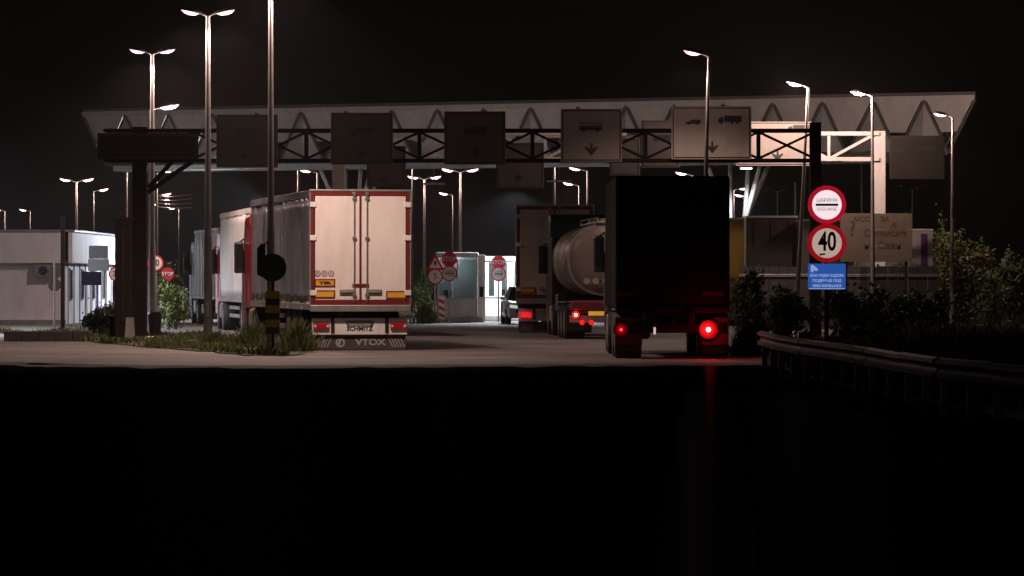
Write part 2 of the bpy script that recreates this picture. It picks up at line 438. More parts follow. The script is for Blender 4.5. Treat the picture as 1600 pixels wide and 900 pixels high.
# ------------------------------------------------------------------ street lamps
def head_mesh():
    b = B(); rings = []
    for x, w, h in ((0, .05, .04), (.08, .09, .07), (.22, .14, .1), (.42, .15, .1), (.52, .12, .07), (.57, .05, .03)):
        rings.append([(x, w * math.cos(a), max(-.01, h * math.sin(a))) for a in [2 * math.pi * i / 14 for i in range(14)]])
    b.loft(rings); hm = b.mesh('head', HOUS, True)
    b = B(); rings = []
    for x, w, h in ((.13, .04, .02), (.2, .1, .06), (.36, .115, .085), (.5, .09, .06), (.56, .03, .02)):
        rings.append([(x, w * math.cos(a), min(0, h * math.sin(a)) - .012) for a in [2 * math.pi * i / 14 for i in range(14)]])
    b.loft(rings); lm = b.mesh('lens', LENS, True)
    b = B(); rings = []
    for x, w in ((.1, .06), (.18, .125), (.38, .14), (.52, .115), (.6, .04)):
        rings.append([(x, w * math.cos(a), .012 * math.sin(a) - .012) for a in [2 * math.pi * i / 14 for i in range(14)]])
    b.loft(rings); gm = b.mesh('halo_rim', HALO, True)
    return hm, lm, gm
HM, LM, GM = head_mesh()
LMF = LM.copy(); LMF.materials[0] = LENSF
def street_lamp(label, base, h, heads, lean=0.0, power=LAMP_W, r=0.085, lit=True, far_=False, omni=.05, half=70, flange=True, tilt=0.2, group=None, reach=.15, scale=1.0, pm=None, color=None):
    """heads: list of yaw angles (0 = +x) of the arms"""
    t = thing('street_lamp', label, 'street lamp', (base[0], base[1], 0), 0, group)
    t.rotation_euler = (0, lean, 0)
    b = B(); z0 = base[2] if len(base) > 2 else 0.0
    b.cyl((0, 0, z0), (0, 0, h * .33), r * 1.25, r * 1.15, 12).cyl((0, 0, h * .33), (0, 0, h), r * 1.0, r * .6, 12)
    b.obj('pole', pm or POLE, t, True)
    if flange:
        B().box((0, 0, z0 + .02), (.42, .42, .04), .01).cyl((0, 0, z0 + .03), (0, 0, z0 + .3), r * 1.7, r * 1.5).obj('base_flange', GALV, t)
        B().box((0, -r * 1.22, z0 + .95), (.1, .02, .36), .005).obj('service_door', GALV, t)
    for a in heads:
        d = Vector((math.cos(a), math.sin(a), 0))
        p1 = Vector((0, 0, h - .05)); p2 = p1 + d * reach * .55 + Vector((0, 0, .08)); p3 = p1 + d * reach + Vector((0, 0, .08 + math.tan(tilt) * reach * .5))
        B().path([p1, p2, p3], .03, 8).obj('arm', POLE, t, True)
        hd = link('lamp_head', HM, t, p3, (0, -tilt, a)); hd.scale = (scale,) * 3
        if lit:
            link('lens', LMF if far_ else LM, hd); link('halo_rim', GM, hd)
            lp = p3 + d * .36 * scale + Vector((0, 0, -.2 * scale))
            if omni < 1: spot(t, lp, power, color or LAMP_C, half)
            point(t, lp, power * omni, LAMP_C, .1)
        else:
            le = link('lens', LM.copy(), hd); le.data.materials[0] = GLASSD
    return t
def lampz(ytop, Y): return GZ(ytop, Y)

# near row on the left verge
street_lamp('tall twin lamp pole beside the striped post, its heads above the picture', (GX(423, 93.3), 93.3, .0), 9.0, [0, math.pi], power=LAMP_W, r=.08)
street_lamp('tall twin lamp pole, second nearest, on the grass verge before the white trailer', (GX(325, 108.8), 108.8), GZ(25, 108.8), [0, math.pi], r=.095, tilt=.22)
street_lamp('twin lamp pole behind the verge, just right of the dark gantry legs', (GX(238, 127.6), 127.6), GZ(85, 127.6), [0, math.pi], r=.095, tilt=.22)
# row along the right-hand lane
street_lamp('leaning single lamp pole rising behind the black truck', (GX(1096, 114), 114), GZ(88, 114), [math.pi], lean=.026, r=.07, power=LAMP_W * .4, omni=.1)
street_lamp('leaning single lamp pole crossing the lit lane board', (GX(1243, 135.5), 135.5), GZ(136, 135.5), [math.pi], lean=.052, r=.07, power=LAMP_W * .7, omni=1)
street_lamp('single lamp pole in front of the brightly lit gantry end', (GX(1364, 137), 137), GZ(150, 137), [math.pi], lean=-.003, r=.07, power=LAMP_W * .45, omni=1)
street_lamp('rightmost single lamp pole above the big bush', (GX(1487, 150), 150), GZ(183, 150), [math.pi], lean=.004, r=.07, power=LAMP_W * .4, omni=.2, half=74)
# further off
far = [
 ('small far lamp pole at the left picture edge', 8, 330, 378, [math.pi], .5), ('far lamp shining over the flat roof of the white building', 48, 330, 378, [math.pi], .5),
 ('far twin lamp pole standing over the lit white wall', 120, 284, 256, [0, math.pi], .6), ('thin far single lamp pole right of the twin one over the white wall', 146, 299, 288, [0], .45),
 ('lamp pole behind the twin pole at the dark gantry legs, head over the canopy edge', 234, 172, 147, [0], .8), ('far lamp between the twin poles just under the canopy edge', 245, 270, 236, [0], .5),
 ('far lamp halfway up behind the twin pole at the gantry legs', 245, 306, 300, [0], .5), ('lowest far lamp between the two left twin poles', 280, 327, 361, [math.pi], .5),
 ('far lamp in the dark gap left of the gantry leg', 198, 261, 240, [0], .4), ('far lamp beside the fourth near lane board', 866, 243, 215, [0], .5),
 ('far lamp pole with dim head hidden by the dark gantry legs', 226, 322, 330, [0], .2), ('far lamp pole over the grey trailer front, head left', 466, 261, 224, [math.pi], .6),
 ('far lamp above the front corner of the pale doored trailer', 496, 270, 237, [math.pi], .5), ('far lamp right beside the second hanging lane board', 645, 245, 206, [math.pi], .5),
 ('far twin lamp pole just right of the pale trailer doors', 663, 280, 256, [0, math.pi], .6), ('short far lamp pole above the checkpoint booth', 708, 305, 300, [math.pi], .5),
 ('tall far twin lamp pole above the checkpoint booth', 719, 269, 233, [0, math.pi], .6), ('far lamp pole above the tanker truck', 905, 290, 268, [math.pi], .6),
 ('far lamp left of the black truck, under the fourth lane board', 918, 267, 233, [math.pi], .5), ('far lamp seen just above the black truck roof', 1083, 274, 243, [math.pi], .7),
 ('upper of two far lamps beside the lit canopy column', 1146, 297, 280, [0], .5), ('lower of two far lamps beside the lit canopy column', 1170, 308, 300, [math.pi], .5)]
for lab, px, py, Y, hd, pw in far:
    om = .75 if Y < 150 else .3
    street_lamp(lab, (GX(px, Y), Y), GZ(py, Y), hd, power=LAMP_W * pw * .7, r=.09, omni=om, far_=True, flange=False, group='far street lamps', scale=1.45, reach=.25)
for lab, px, py, Y in (('unlit far twin lamp pole under the lit lane board', 1215, 300, 260), ('unlit far twin lamp pole right of the gantry end', 1426, 296, 250)):
    street_lamp(lab, (GX(px, Y), Y), GZ(py, Y), [0, math.pi], r=.08, flange=False, lit=False, group='unlit far lamp poles', scale=1.2)
for lab, px, py, Y in (('thin bare grey pole left of the red ringed signs', 1243, 286, 170), ('thin bare pole under the bright gantry end', 1347, 253, 175)):
    t = thing('pole', lab, 'pole', (GX(px, Y), Y, 0)); hh = GZ(py, Y)
    B().cyl((0, 0, 0), (0, 0, hh), .07, .05).obj('shaft', POLE, t, True); B().cyl((0, 0, hh), (0, 0, hh + .05), .06, .03).obj('cap', GALV, t)
# unseen lamp pole added beyond the left edge to light the white building
street_lamp('unseen twin lamp pole added beyond the left edge of the picture', (-22.5, 134, 0), 9.2, [0, math.pi], power=LAMP_W * 6.5, omni=.02, color=(.74, .82, 1.0))
# ------------------------------------------------------------------ checkpoint canopy
FASC2 = mat('shaded canopy cladding', (0.34, 0.33, 0.31), 0.55, 0, 0.15, 0.9, dirt=(DIRT, 0.5, 0.6))  # darker copy of the cladding, shade of left facets put into colour
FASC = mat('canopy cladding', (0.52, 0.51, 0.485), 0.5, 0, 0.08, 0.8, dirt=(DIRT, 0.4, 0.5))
FRAMEM = mat('canopy frame steel', (0.1, 0.097, 0.093), 0.5, 0.2, 0.15, 3)
SOFF = mat('canopy soffit', (0.12, 0.115, 0.11), 0.7, 0, 0.15, 0.5)
can = thing('canopy', 'wide white folded-plate canopy roof spanning the checkpoint lanes', 'canopy', (0, 163, 0))
A0 = Vector((-18.5, 171 - 163, 0)); A1 = Vector((18.1, 155 - 163, 0))
un = (A1 - A0).normalized(); nb = Vector((0, 1, 0)); LEN = (A1 - A0).length
NB_ = 19; S_ = LEN / NB_; ZT, ZB = 8.8, 6.72
def Tn(i, k=0): v = A0 + un * S_ * i + nb * S_ * k; return Vector((v.x, v.y, ZT))
def Bnn(i, k=0): v = A0 + un * S_ * (i + .5) + nb * S_ * (k + .22); return Vector((v.x, v.y, ZB))
for i in range(NB_):
    a, b, c = Tn(i), Tn(i + 1), Bnn(i)
    f = .6
    q0 = a.lerp(c, f); q1 = b.lerp(c, f); ins = un * .1
    B().slab([a + ins, q0 + ins, q1 - ins, b - ins], .03).obj('cladding_panel', FASC, can)
    if i > 0:
        p, q, t = Bnn(i - 1), Bnn(i), Tn(i)
        mid = (p + q) / 2 + nb * .45 + Vector((0, 0, .15))
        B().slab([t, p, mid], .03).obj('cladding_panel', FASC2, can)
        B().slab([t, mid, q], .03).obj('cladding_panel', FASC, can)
    B().cyl(a - nb * .06, c - nb * .06, .06, n=8).obj('diagonal_tube', FRAMEM, can, True)
    B().cyl(b - nb * .06, c - nb * .06, .06, n=8).obj('diagonal_tube', FRAMEM, can, True)
    B().cyl(c, Tn(i, 1), .05, n=6).obj('diagonal_tube', FRAMEM, can, True)
    B().cyl(c, Tn(i + 1, 1), .05, n=6).obj('diagonal_tube', FRAMEM, can, True)
B().beam(Tn(0) + Vector((0, 0, .06)), Tn(NB_) + Vector((0, 0, .06)), .16, .22).obj('roof_edge', FASC, can)
B().beam(Bnn(0), Bnn(NB_ - 1), .16, .16).obj('bottom_chord', FRAMEM, can)
B().beam(Bnn(0, 2) - Vector((0, 0, .05)), Bnn(NB_ - 1, 2) - Vector((0, 0, .05)), .3, .26).obj('edge_beam', FASC, can)
B().beam(Bnn(0, 4), Bnn(NB_ - 1, 4), .3, .26).obj('edge_beam', FASC, can)
e0, e1 = Tn(0, 11), Tn(NB_, 11)
B().slab([Tn(0) + Vector((0, 0, .3)), Tn(NB_) + Vector((0, 0, .3)), e1 + Vector((0, 0, .3)), e0 + Vector((0, 0, .3))], .12).obj('roof_deck', SOFF, can)
B().slab([e0 + Vector((0, 0, .1)), e1 + Vector((0, 0, .1)), Vector((e1.x, e1.y, ZB + .3)), Vector((e0.x, e0.y, ZB + .3))], .08).obj('back_fascia', SOFF, can)
for k in range(0, 5):      # folded right-hand end
    a, b = Tn(NB_, k), Tn(NB_, k + 1)
    c = Bnn(NB_ - 1, k)
    B().slab([a, c.lerp(a, .02), c.lerp(b, .02), b], .03).obj('end_panel', FASC, can)
for px, Y in ((548, 172), (1152, 165)):
    c0 = Vector((GX(px, Y), Y - 163, 0)); zj = 4.3
    for sx in (-.32, .32):
        B().cyl(c0 + Vector((sx, 0, 0)), c0 + Vector((sx * .8, 0, zj)), .17, .15, 12).obj('column', FASC, can, True)
    for dx, dy in ((-1.35, -.6), (-.25, .9), (.45, -.4), (1.4, .6), (.95, -.9)):
        B().cyl(c0 + Vector((.3 * (1 if dx > 0 else -1), 0, zj - .15)), c0 + Vector((dx, dy, ZB - .05)), .1, .09, 10).obj('column_branch', FASC, can, True)
    B().box((c0.x, c0.y, .3), (1.5, .9, .6), .05).obj('column_plinth', KERB, can)
# lit fittings under the canopy
def downlight(label, x, y, z, w, hang=0.0):
    t = thing('canopy_lamp', label, 'lamp', (x, y, z), 0, 'lit fittings under the canopy')
    B().box((0, 0, .08), (.55, .4, .12), .03).obj('housing', HOUS, t)
    B().box((0, 0, .005), (.46, .32, .04), .01).obj('lens', COOL, t)
    B().cyl((0, 0, .13), (0, 0, 9.0 - z), .02, n=6).obj('hanger', GALV, t)
    spot(t, (0, 0, -.1), w, COOL_C, 78, .4, .15)
downlight('cool white lamp hung over the white booth lane', .1, 164.6, 5.6, 6000)
downlight('cool white lamp hung beside the lit canopy column', GX(1165, 163), 162.6, 6.3, 1300)
for lab, px, Y, y0, y1, w in (('dark hanging light bar right of the pale trailer', 678, 178, 252, 287, 1.0), ('hanging light bar above the tanker', 874, 178, 252, 283, 1.1), ('hanging light bar behind the dark boards left of the leaning pole', 560, 182, 258, 296, 1.0)):
    z1 = GZ(y1, Y); z0 = GZ(y0, Y)
    t = thing('hanging_fixture', lab, 'light fixture', (GX(px, Y), Y, z1), 0, 'unlit light bars hung from the canopy')
    B().box((0, 0, 0), (w, .14, .1), .02).obj('bar', FASC, t)
    B().cyl((0, 0, .05), (0, 0, 9.2 - z1), .025, n=6).obj('hanger', GALV, t)

# ------------------------------------------------------------------ sign gantries
def lane_board(label, x0, y0, x1, y1, Y, face, icons=(), arrow=None, group=None, bright=False, line=None):
    X0, X1 = GX(x0, Y), GX(x1, Y); Z0, Z1 = GZ(y1, Y), GZ(y0, Y)
    w, h = X1 - X0, Z1 - Z0
    t = thing('lane_board', label, 'sign', ((X0 + X1) / 2, Y, Z0), 0, group)
    B().box((0, .04, h / 2), (w, .07, h), .012).obj('panel', face, t)
    bb = B(); e = .055; lw = .035
    for c, d in (((0, 0, e), (w - 2 * e, .008, lw)), ((0, 0, h - e), (w - 2 * e, .008, lw))): bb.box(c, d)
    for c, d in (((-w / 2 + e, 0, h / 2), (lw, .008, h - 2 * e - lw - .002)), ((w / 2 - e, 0, h / 2), (lw, .008, h - 2 * e - lw - .002))): bb.box(c, d)
    bb.obj('border', line or SIGNB, t)
    for px, py, kind, wd in icons:
        cx = GX(px, Y) - (X0 + X1) / 2; cz = GZ(py, Y) - Z0; k = wd / FPX * Y
        ib = B()
        if kind == 'lorry':
            ib.prism([(-.5 * k + cx, -.12 * k + cz), (-.5 * k + cx, -.02 * k + cz), (-.4 * k + cx, .1 * k + cz), (-.26 * k + cx, .1 * k + cz), (-.26 * k + cx, -.12 * k + cz)], 'y', -.004, .004)
            ib.prism([(-.23 * k + cx, -.1 * k + cz), (-.23 * k + cx, .17 * k + cz), (.5 * k + cx, .17 * k + cz), (.5 * k + cx, -.1 * k + cz)], 'y', -.004, .004)
            for wx in (-.36, .1, .33): ib.disc((cx + wx * k, cz - .13 * k), .055 * k, -.004, .004, 14)
        elif kind == 'bus':
            ib.prism([(-.5 * k + cx, .0 * k + cz), (-.5 * k + cx, .07 * k + cz), (.5 * k + cx, .07 * k + cz), (.5 * k + cx, .0 * k + cz)], 'y', -.004, .004)
            ib.prism([(-.48 * k + cx, .16 * k + cz), (-.48 * k + cx, .2 * k + cz), (.48 * k + cx, .2 * k + cz), (.48 * k + cx, .16 * k + cz)], 'y', -.004, .004)
            ib.prism([(-.5 * k + cx, -.12 * k + cz), (-.5 * k + cx, -.015 * k + cz), (.5 * k + cx, -.015 * k + cz), (.5 * k + cx, -.12 * k + cz)], 'y', -.004, .004)
            for wx in (-.3, .3): ib.disc((cx + wx * k, cz - .13 * k), .075 * k, -.004, .004, 14)
        else:
            ib.prism([(-.5 * k + cx, -.1 * k + cz), (-.48 * k + cx, .0 * k + cz), (-.25 * k + cx, .05 * k + cz), (-.08 * k + cx, .17 * k + cz), (.5 * k + cx, .17 * k + cz), (.5 * k + cx, -.1 * k + cz)], 'y', -.004, .004)
            for wx in (-.28, .28): ib.disc((cx + wx * k, cz - .1 * k), .08 * k, -.004, .004, 14)
        ib.obj('vehicle_symbol', line or SIGNB, t)
    if arrow:
        cx = GX(arrow[0], Y) - (X0 + X1) / 2; cz = GZ(arrow[1], Y) - Z0; k = arrow[2] / FPX * Y
        B().prism([(cx, cz - .5 * k), (cx + .5 * k, cz + .1 * k), (cx + .44 * k, cz + .2 * k), (cx + .1 * k, cz + .02 * k), (cx + .07 * k, cz + .45 * k), (cx - .07 * k, cz + .45 * k), (cx - .1 * k, cz + .02 * k), (cx - .44 * k, cz + .2 * k), (cx - .5 * k, cz + .1 * k)], 'y', -.004, .004).obj('arrow', line or SIGNB, t)
    for sx in (-.3, .3):
        B().box((sx * w, .12, h * .5), (.07, .09, h * .96)).obj('mounting_rail', GALV, t)
    return t
YN = 118.0
gn = thing('sign_gantry', 'dark near sign gantry of cross-braced beams over the truck lanes', 'gantry', (0, YN + .3, 0))
zt, zb = GZ(203, YN), GZ(250, YN)
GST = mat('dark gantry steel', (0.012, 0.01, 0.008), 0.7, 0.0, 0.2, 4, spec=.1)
xl, xr = GX(160, YN), GX(1276, YN)
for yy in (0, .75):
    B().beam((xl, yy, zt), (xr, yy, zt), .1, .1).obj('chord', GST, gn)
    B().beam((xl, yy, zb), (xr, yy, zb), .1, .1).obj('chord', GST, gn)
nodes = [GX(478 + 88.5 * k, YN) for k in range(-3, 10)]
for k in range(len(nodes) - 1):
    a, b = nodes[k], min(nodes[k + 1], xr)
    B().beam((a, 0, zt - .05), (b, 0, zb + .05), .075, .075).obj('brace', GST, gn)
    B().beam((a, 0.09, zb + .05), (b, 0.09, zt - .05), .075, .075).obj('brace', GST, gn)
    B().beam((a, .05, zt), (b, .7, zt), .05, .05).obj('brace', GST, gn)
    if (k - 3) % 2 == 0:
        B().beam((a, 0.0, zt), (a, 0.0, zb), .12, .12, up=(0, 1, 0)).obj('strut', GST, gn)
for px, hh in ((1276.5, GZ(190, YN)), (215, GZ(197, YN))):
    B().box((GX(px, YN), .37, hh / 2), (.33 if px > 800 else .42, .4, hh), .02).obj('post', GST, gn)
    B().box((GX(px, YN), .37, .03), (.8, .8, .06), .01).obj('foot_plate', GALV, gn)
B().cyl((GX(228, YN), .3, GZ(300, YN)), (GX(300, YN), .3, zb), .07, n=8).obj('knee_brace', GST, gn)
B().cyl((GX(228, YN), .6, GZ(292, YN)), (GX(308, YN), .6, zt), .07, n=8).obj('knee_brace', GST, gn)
G1 = 'boards on the near gantry'
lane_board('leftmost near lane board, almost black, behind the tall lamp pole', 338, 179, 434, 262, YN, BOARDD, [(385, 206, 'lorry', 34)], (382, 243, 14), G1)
lane_board('long black board added at the left end of the near gantry', 152, 208, 310, 249, YN, BOARDX, (), None, G1)  # dark board added to blacken the canopy's lower part here
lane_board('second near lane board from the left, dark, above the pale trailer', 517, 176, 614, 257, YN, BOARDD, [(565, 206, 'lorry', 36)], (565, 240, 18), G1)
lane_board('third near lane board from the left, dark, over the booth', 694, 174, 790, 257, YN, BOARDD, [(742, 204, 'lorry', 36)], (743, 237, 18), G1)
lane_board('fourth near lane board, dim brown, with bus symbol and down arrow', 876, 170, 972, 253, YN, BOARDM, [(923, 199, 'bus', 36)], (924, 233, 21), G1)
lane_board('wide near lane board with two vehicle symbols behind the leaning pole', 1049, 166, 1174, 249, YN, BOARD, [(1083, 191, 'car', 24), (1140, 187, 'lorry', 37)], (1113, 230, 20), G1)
YF = 140.0
gf = thing('sign_gantry', 'far sign gantry with brightly lit white end bay at the right', 'gantry', (0, YF + .3, 0))
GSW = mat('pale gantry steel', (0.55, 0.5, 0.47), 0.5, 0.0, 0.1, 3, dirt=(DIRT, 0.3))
zt2, zb2 = GZ(208, YF), GZ(248, YF)
xl2, xr2 = GX(520, YF), GX(1375, YF)
for yy in (0, .6):
    B().beam((xl2, yy, zt2), (xr2, yy, zt2), .13, .13).obj('chord', GSW, gf)
    B().beam((xl2, yy, zb2), (xr2, yy, zb2), .13, .13).obj('chord', GSW, gf)
k0 = 1296
for k in range(-10, 1):
    a = GX(k0 + 74 * k, YF); b = GX(k0 + 74 * (k + 1), YF)
    B().beam((a, .02, zt2), (a, .02, zb2), .1, .1, up=(0, 1, 0)).obj('strut', GSW, gf)
    p, q = ((a, .03, zb2), (b, .03, zt2)) if k % 2 == 0 else ((a, .03, zt2), (b, .03, zb2))
    B().beam(p, q, .1, .1).obj('brace', GSW, gf)
for px in (1375.5, 528):
    hh = GZ(204, YF) if px > 800 else zt2 + .1
    B().box((GX(px, YF), .3, hh / 2), (.44, .5, hh), .02).obj('post', GSW, gf)
    B().box((GX(px, YF), .3, .03), (.9, .9, .06), .01).obj('foot_plate', GALV, gf)
G2 = 'boards on the far gantry'
YB = YF - .2
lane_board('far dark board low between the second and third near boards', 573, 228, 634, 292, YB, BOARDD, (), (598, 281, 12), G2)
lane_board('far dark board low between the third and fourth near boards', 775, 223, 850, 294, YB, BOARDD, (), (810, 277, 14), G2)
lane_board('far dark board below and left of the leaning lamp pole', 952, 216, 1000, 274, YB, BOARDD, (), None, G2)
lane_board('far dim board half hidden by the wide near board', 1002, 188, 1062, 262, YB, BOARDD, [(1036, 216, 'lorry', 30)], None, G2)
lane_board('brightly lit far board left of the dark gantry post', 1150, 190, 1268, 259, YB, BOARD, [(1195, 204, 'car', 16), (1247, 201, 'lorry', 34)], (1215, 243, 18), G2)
lane_board('far dark board right of the lit gantry post', 1390, 212, 1476, 280, YB, BOARDX, [(1405, 236, 'car', 18), (1450, 234, 'lorry', 32)], (1425, 267, 14), G2)
pyl = thing('pylon', 'dark narrow roadside pylon left of the gantry leg', 'pylon', (GX(193, 117), 117, 0))
B().box((0, 0, 1.75), (.46, .5, 3.5), .02).obj('casing', GST, pyl)
B().box((0, -.27, 1.9), (.12, .03, 2.8), .01).obj('cover_strip', DARKST, pyl)
B().box((0, 0, 3.56), (.54, .58, .08), .02).obj('cap', DARKST, pyl)
t = thing('concrete_block', 'pale concrete block at the foot of the dark gantry leg', 'block', (GX(203, 115.5), 115.5, .08))
B().prism([(-.14, 0), (-.1, .55), (.1, .55), (.14, 0)], 'y', -.14, .14).obj('block', KERB, t)
B().box((0, 0, .565), (.22, .3, .03), .01).obj('cap', KERB, t)

# ------------------------------------------------------------------ white building on the left
WALLW = mat('white render', (0.74, 0.75, 0.79), 0.7, 0, 0.05, 1.0, bump=0.1, dirt=(DIRT, 0.25))
bl = thing('building', 'flat roofed white single-storey building at the left edge', 'building', (-17.5, 155, 0))
B().box((-12, 10, 1.25), (23.9, 18.6, 2.5)).obj('wall', WALLW, bl)
for i in range(8):
    B().box((-1.62 - 3.2 * i, .35, 3.0), (3.18, .16, 1.2), .012).obj('fascia_panel', WALLW, bl)
for i in range(6):
    B().box((.22, 1.84 + 3.2 * i, 3.0), (.16, 3.18, 1.2), .012).obj('fascia_panel', WALLW, bl)
B().box((-11.9, 10, 3.66), (24.6, 19.6, .1), .02).obj('roof', mat('bluish roof edge', (0.25, 0.25, 0.33), .5), bl)
B().box((-11.9, 10, 2.46), (24.0, 19.0, .1)).obj('eaves_board', mat('grey eaves', (0.22, 0.22, 0.22), .7), bl)
for i in range(9):
    B().box((.03, 1.2 + 2.1 * i, 1.2), (.06, .1, 2.38), .01).obj('pilaster', mat('pale trim', (0.42, 0.42, 0.46), .6), bl)
for i in range(4):
    w = B().box((.0, 2.3 + 4.2 * i, 1.55), (.08, .62, 1.3), .01).obj('window', mat('grey trim', (0.25, 0.25, 0.28), .6), bl)
    B().box((.05, 2.3 + 4.2 * i, 1.55), (.02, .5, 1.16)).obj('pane', GLASSD, w)
d = B().box((.0, 8.6, 1.05), (.09, .95, 2.1), .01).obj('door', WHITEP, bl); B().cyl((.06, 8.3, 1.0), (.12, 8.3, 1.0), .03).obj('handle', GALV, d)
B().box((-12, .62, .06), (24, .12, .22)).obj('plinth', KERB, bl)
ac = B().box((GX(66, 155) + 17.5, .45, 2.1), (.75, .4, .5), .03).obj('air_unit', mat('grey unit', (0.2, 0.2, 0.2), .6), bl)
B().disc((GX(66, 155) + 17.5, 2.1), .18, .235, .25, 20).obj('fan_grille', BLACK, ac)
fl = thing('floodlight', 'added cool white floodlight behind the trailers lighting the white building wall', 'floodlight', (-10.0, 173, 0))  # unseen floodlight added to brighten the building's side wall
B().cyl((0, 0, 0), (0, 0, 5.0), .07, .05).obj('mast', GALV, fl)
hd = B().box((-.18, 0, 5.0), (.14, .36, .3), .03).obj('lamp_head', HOUS, fl)
B().box((-.26, 0, 5.0), (.03, .3, .24), .008).obj('lens', COOL, hd)
spot(fl, (-.35, 0, 4.98), 8000, COOL_C, 60, .5, .12, aim=(0, R(76), R(22)))

# ------------------------------------------------------------------ booths
BTH = mat('grey booth panel', (0.42, 0.43, 0.42), 0.5, 0, 0.08, 2, dirt=(DIRT, 0.3))
def booth(label, x0, x1, Y, h, depth, lower, frame, n, light, split=.96, mull=.06):
    t = thing('booth', label, 'booth', ((x0 + x1) / 2, Y, 0)); w = x1 - x0
    B().box((0, depth / 2, .1), (w + .5, depth + .8, .2), .03).obj('island_kerb', KERB, t)
    for i in range(n):
        pw = w / n
        B().box((-w / 2 + pw * (i + .5), .04, .2 + (split - .2) / 2), (pw - .02, .07, split - .2), .008).obj('lower_panel', lower, t)
        B().box((-w / 2 + pw * (i + .5), .03, split + (h - .25 - split) / 2), (pw - mull - .03, .015, h - .25 - split - .06)).obj('pane', GLASS, t)
    for i in range(n + 1):
        B().box((-w / 2 + w * i / n, .02, split + (h - .25 - split) / 2), (mull, .07, h - .25 - split), .006).obj('mullion', frame, t)
    B().box((0, .0, split + .02), (w + .06, .1, .05), .006).obj('sill', frame, t)
    for sx in (-1, 1):
        B().box((sx * w / 2, depth / 2 + .05, h / 2 + .05), (.06, depth - .04, h - .2), .008).obj('side_wall', frame, t)
    B().box((0, depth, h / 2), (w, .06, h - .2)).obj('back_wall', lower, t)
    B().box((0, depth / 2, h - .08), (w + .14, depth + .2, .2), .06).obj('roof', frame, t)
    B().box((0, .8, .98), (w - .1, .5, .05)).obj('counter', frame, t)
    mo = B().box((-w * .25, .5, 1.2), (.34, .06, .26), .01).obj('monitor', BLACK, t); B().box((-w * .25, .52, 1.04), (.08, .06, .1)).obj('stand', BLACK, mo)
    l = B().box((0, depth * .6, h - .22), (.5, .14, .05), .01).obj('ceiling_lamp', WHITEP, t)
    if light: point(t, (0, depth * .6, h - .42), light, COOL_C, .1)
    return t
b1 = booth('grey glazed checkpoint booth with white right-hand pillar', GX(684, 162), GX(745, 162), 162, GZ(395, 162), 2.4, BTH, BTH, 2, 18)
w1 = GX(745, 162) - GX(684, 162)
B().box((w1 / 2 + .19, .1, GZ(397, 162) / 2), (.3, .34, GZ(397, 162) - .06), .02).obj('corner_pillar', WHITEP, b1)
B().box((w1 / 2 + .19, -.085, 1.25), (.16, .02, .42), .004).obj('intercom_panel', DARKST, b1)
b2 = booth('brightly lit white checkpoint booth with tall windows beside the car', GX(758, 169), GX(858, 169), 169, GZ(401, 169), 2.6, WHITEP, WHITEP, 5, 30, split=1.0, mull=.3)
t = thing('hazard_marker', 'red and white striped marker board at the booth corner', 'marker', (GX(690, 160.5), 160.5, 0))
B().box((0, 0, .62), (.26, .04, .95), .006).obj('board', WHITEP, t)
for k in range(3):
    z = .3 + .28 * k
    B().prism([(-.125, z), (.125, z - .12), (.125, z + .02), (-.125, z + .14)], 'y', -.026, -.021).obj('stripe', SIGNR, t)
B().box((0, .05, .4), (.05, .05, .8)).obj('post', GALV, t)

# ------------------------------------------------------------------ road signs
def disc_sign(t, c, r, Y0, face=SIGNW, rim=SIGNR, rimw=.18, label=None):
    o = B().disc(c, r, Y0, Y0 + .02).obj('sign_plate', SIGNBACK, t)
    B().disc(c, r * (1 - rimw) - .001, Y0 - .004, Y0 - .0005).obj('sign_face', face, o)
    B().ring(c, r * (1 - rimw), r, Y0 - .006, Y0 - .0005).obj('sign_rim', rim, o)
    return o
def stop_customs(label, px, Y, ytop, ylow, r1=.32, r2=.32):
    t = thing('road_sign', label, 'road sign', (GX(px, Y), Y, 0), 0, 'stop and customs signs at the booths')
    z1, z2 = GZ(ytop, Y), GZ(ylow, Y)
    B().cyl((0, .06, 0), (0, .06, z1 + .2), .035).obj('post', GALV, t, True)
    o = B().prism([(r1 * math.cos(R(22.5 + 45 * i)), z1 + r1 * math.sin(R(22.5 + 45 * i))) for i in range(8)], 'y', 0, .02).obj('stop_plate', SIGNR, t)
    text('lettering', 'STOP', .24, SIGNW, o, (0, -.006, z1), bold=.004)
    o = disc_sign(t, (0, z2), r2, -.002)
    B().box((0, -.012, z2), (.36, .008, .05)).obj('bar', SIGNB, o)
    text('lettering', 'ЦАРИНА', .085, SIGNB, o, (0, -.012, z2 + .085)); text('lettering', 'DOUANE', .085, SIGNB, o, (0, -.012, z2 - .085))
stop_customs('stop sign over customs disc in front of the grey booth', 702, 158, 405, 427)
stop_customs('stop sign over customs disc in front of the white booth', 779, 164, 410, 428, .31, .31)
t = thing('road_sign', 'triangular warning sign over a round sign left of the grey booth', 'road sign', (GX(680, 159), 159, 0))
z1, z2 = GZ(411, 159), GZ(432, 159)
B().cyl((0, .06, 0), (0, .06, z1 + .2), .035).obj('post', GALV, t, True)
o = B().prism([(-.36, z1 - .28), (.36, z1 - .28), (0, z1 + .4)], 'y', 0, .02).obj('warning_triangle', SIGNR, t)
B().prism([(-.23, z1 - .2), (.23, z1 - .2), (0, z1 + .23)], 'y', -.006, -.001).obj('sign_face', SIGNW, o)
B().prism([(-.03, z1 - .1), (.03, z1 - .1), (.05, z1 + .08), (-.05, z1 + .08)], 'y', -.01, -.007).obj('symbol', SIGNB, o)
o = disc_sign(t, (0, z2), .32, -.002); text('numeral', '5', .36, SIGNB, o, (0, -.012, z2))
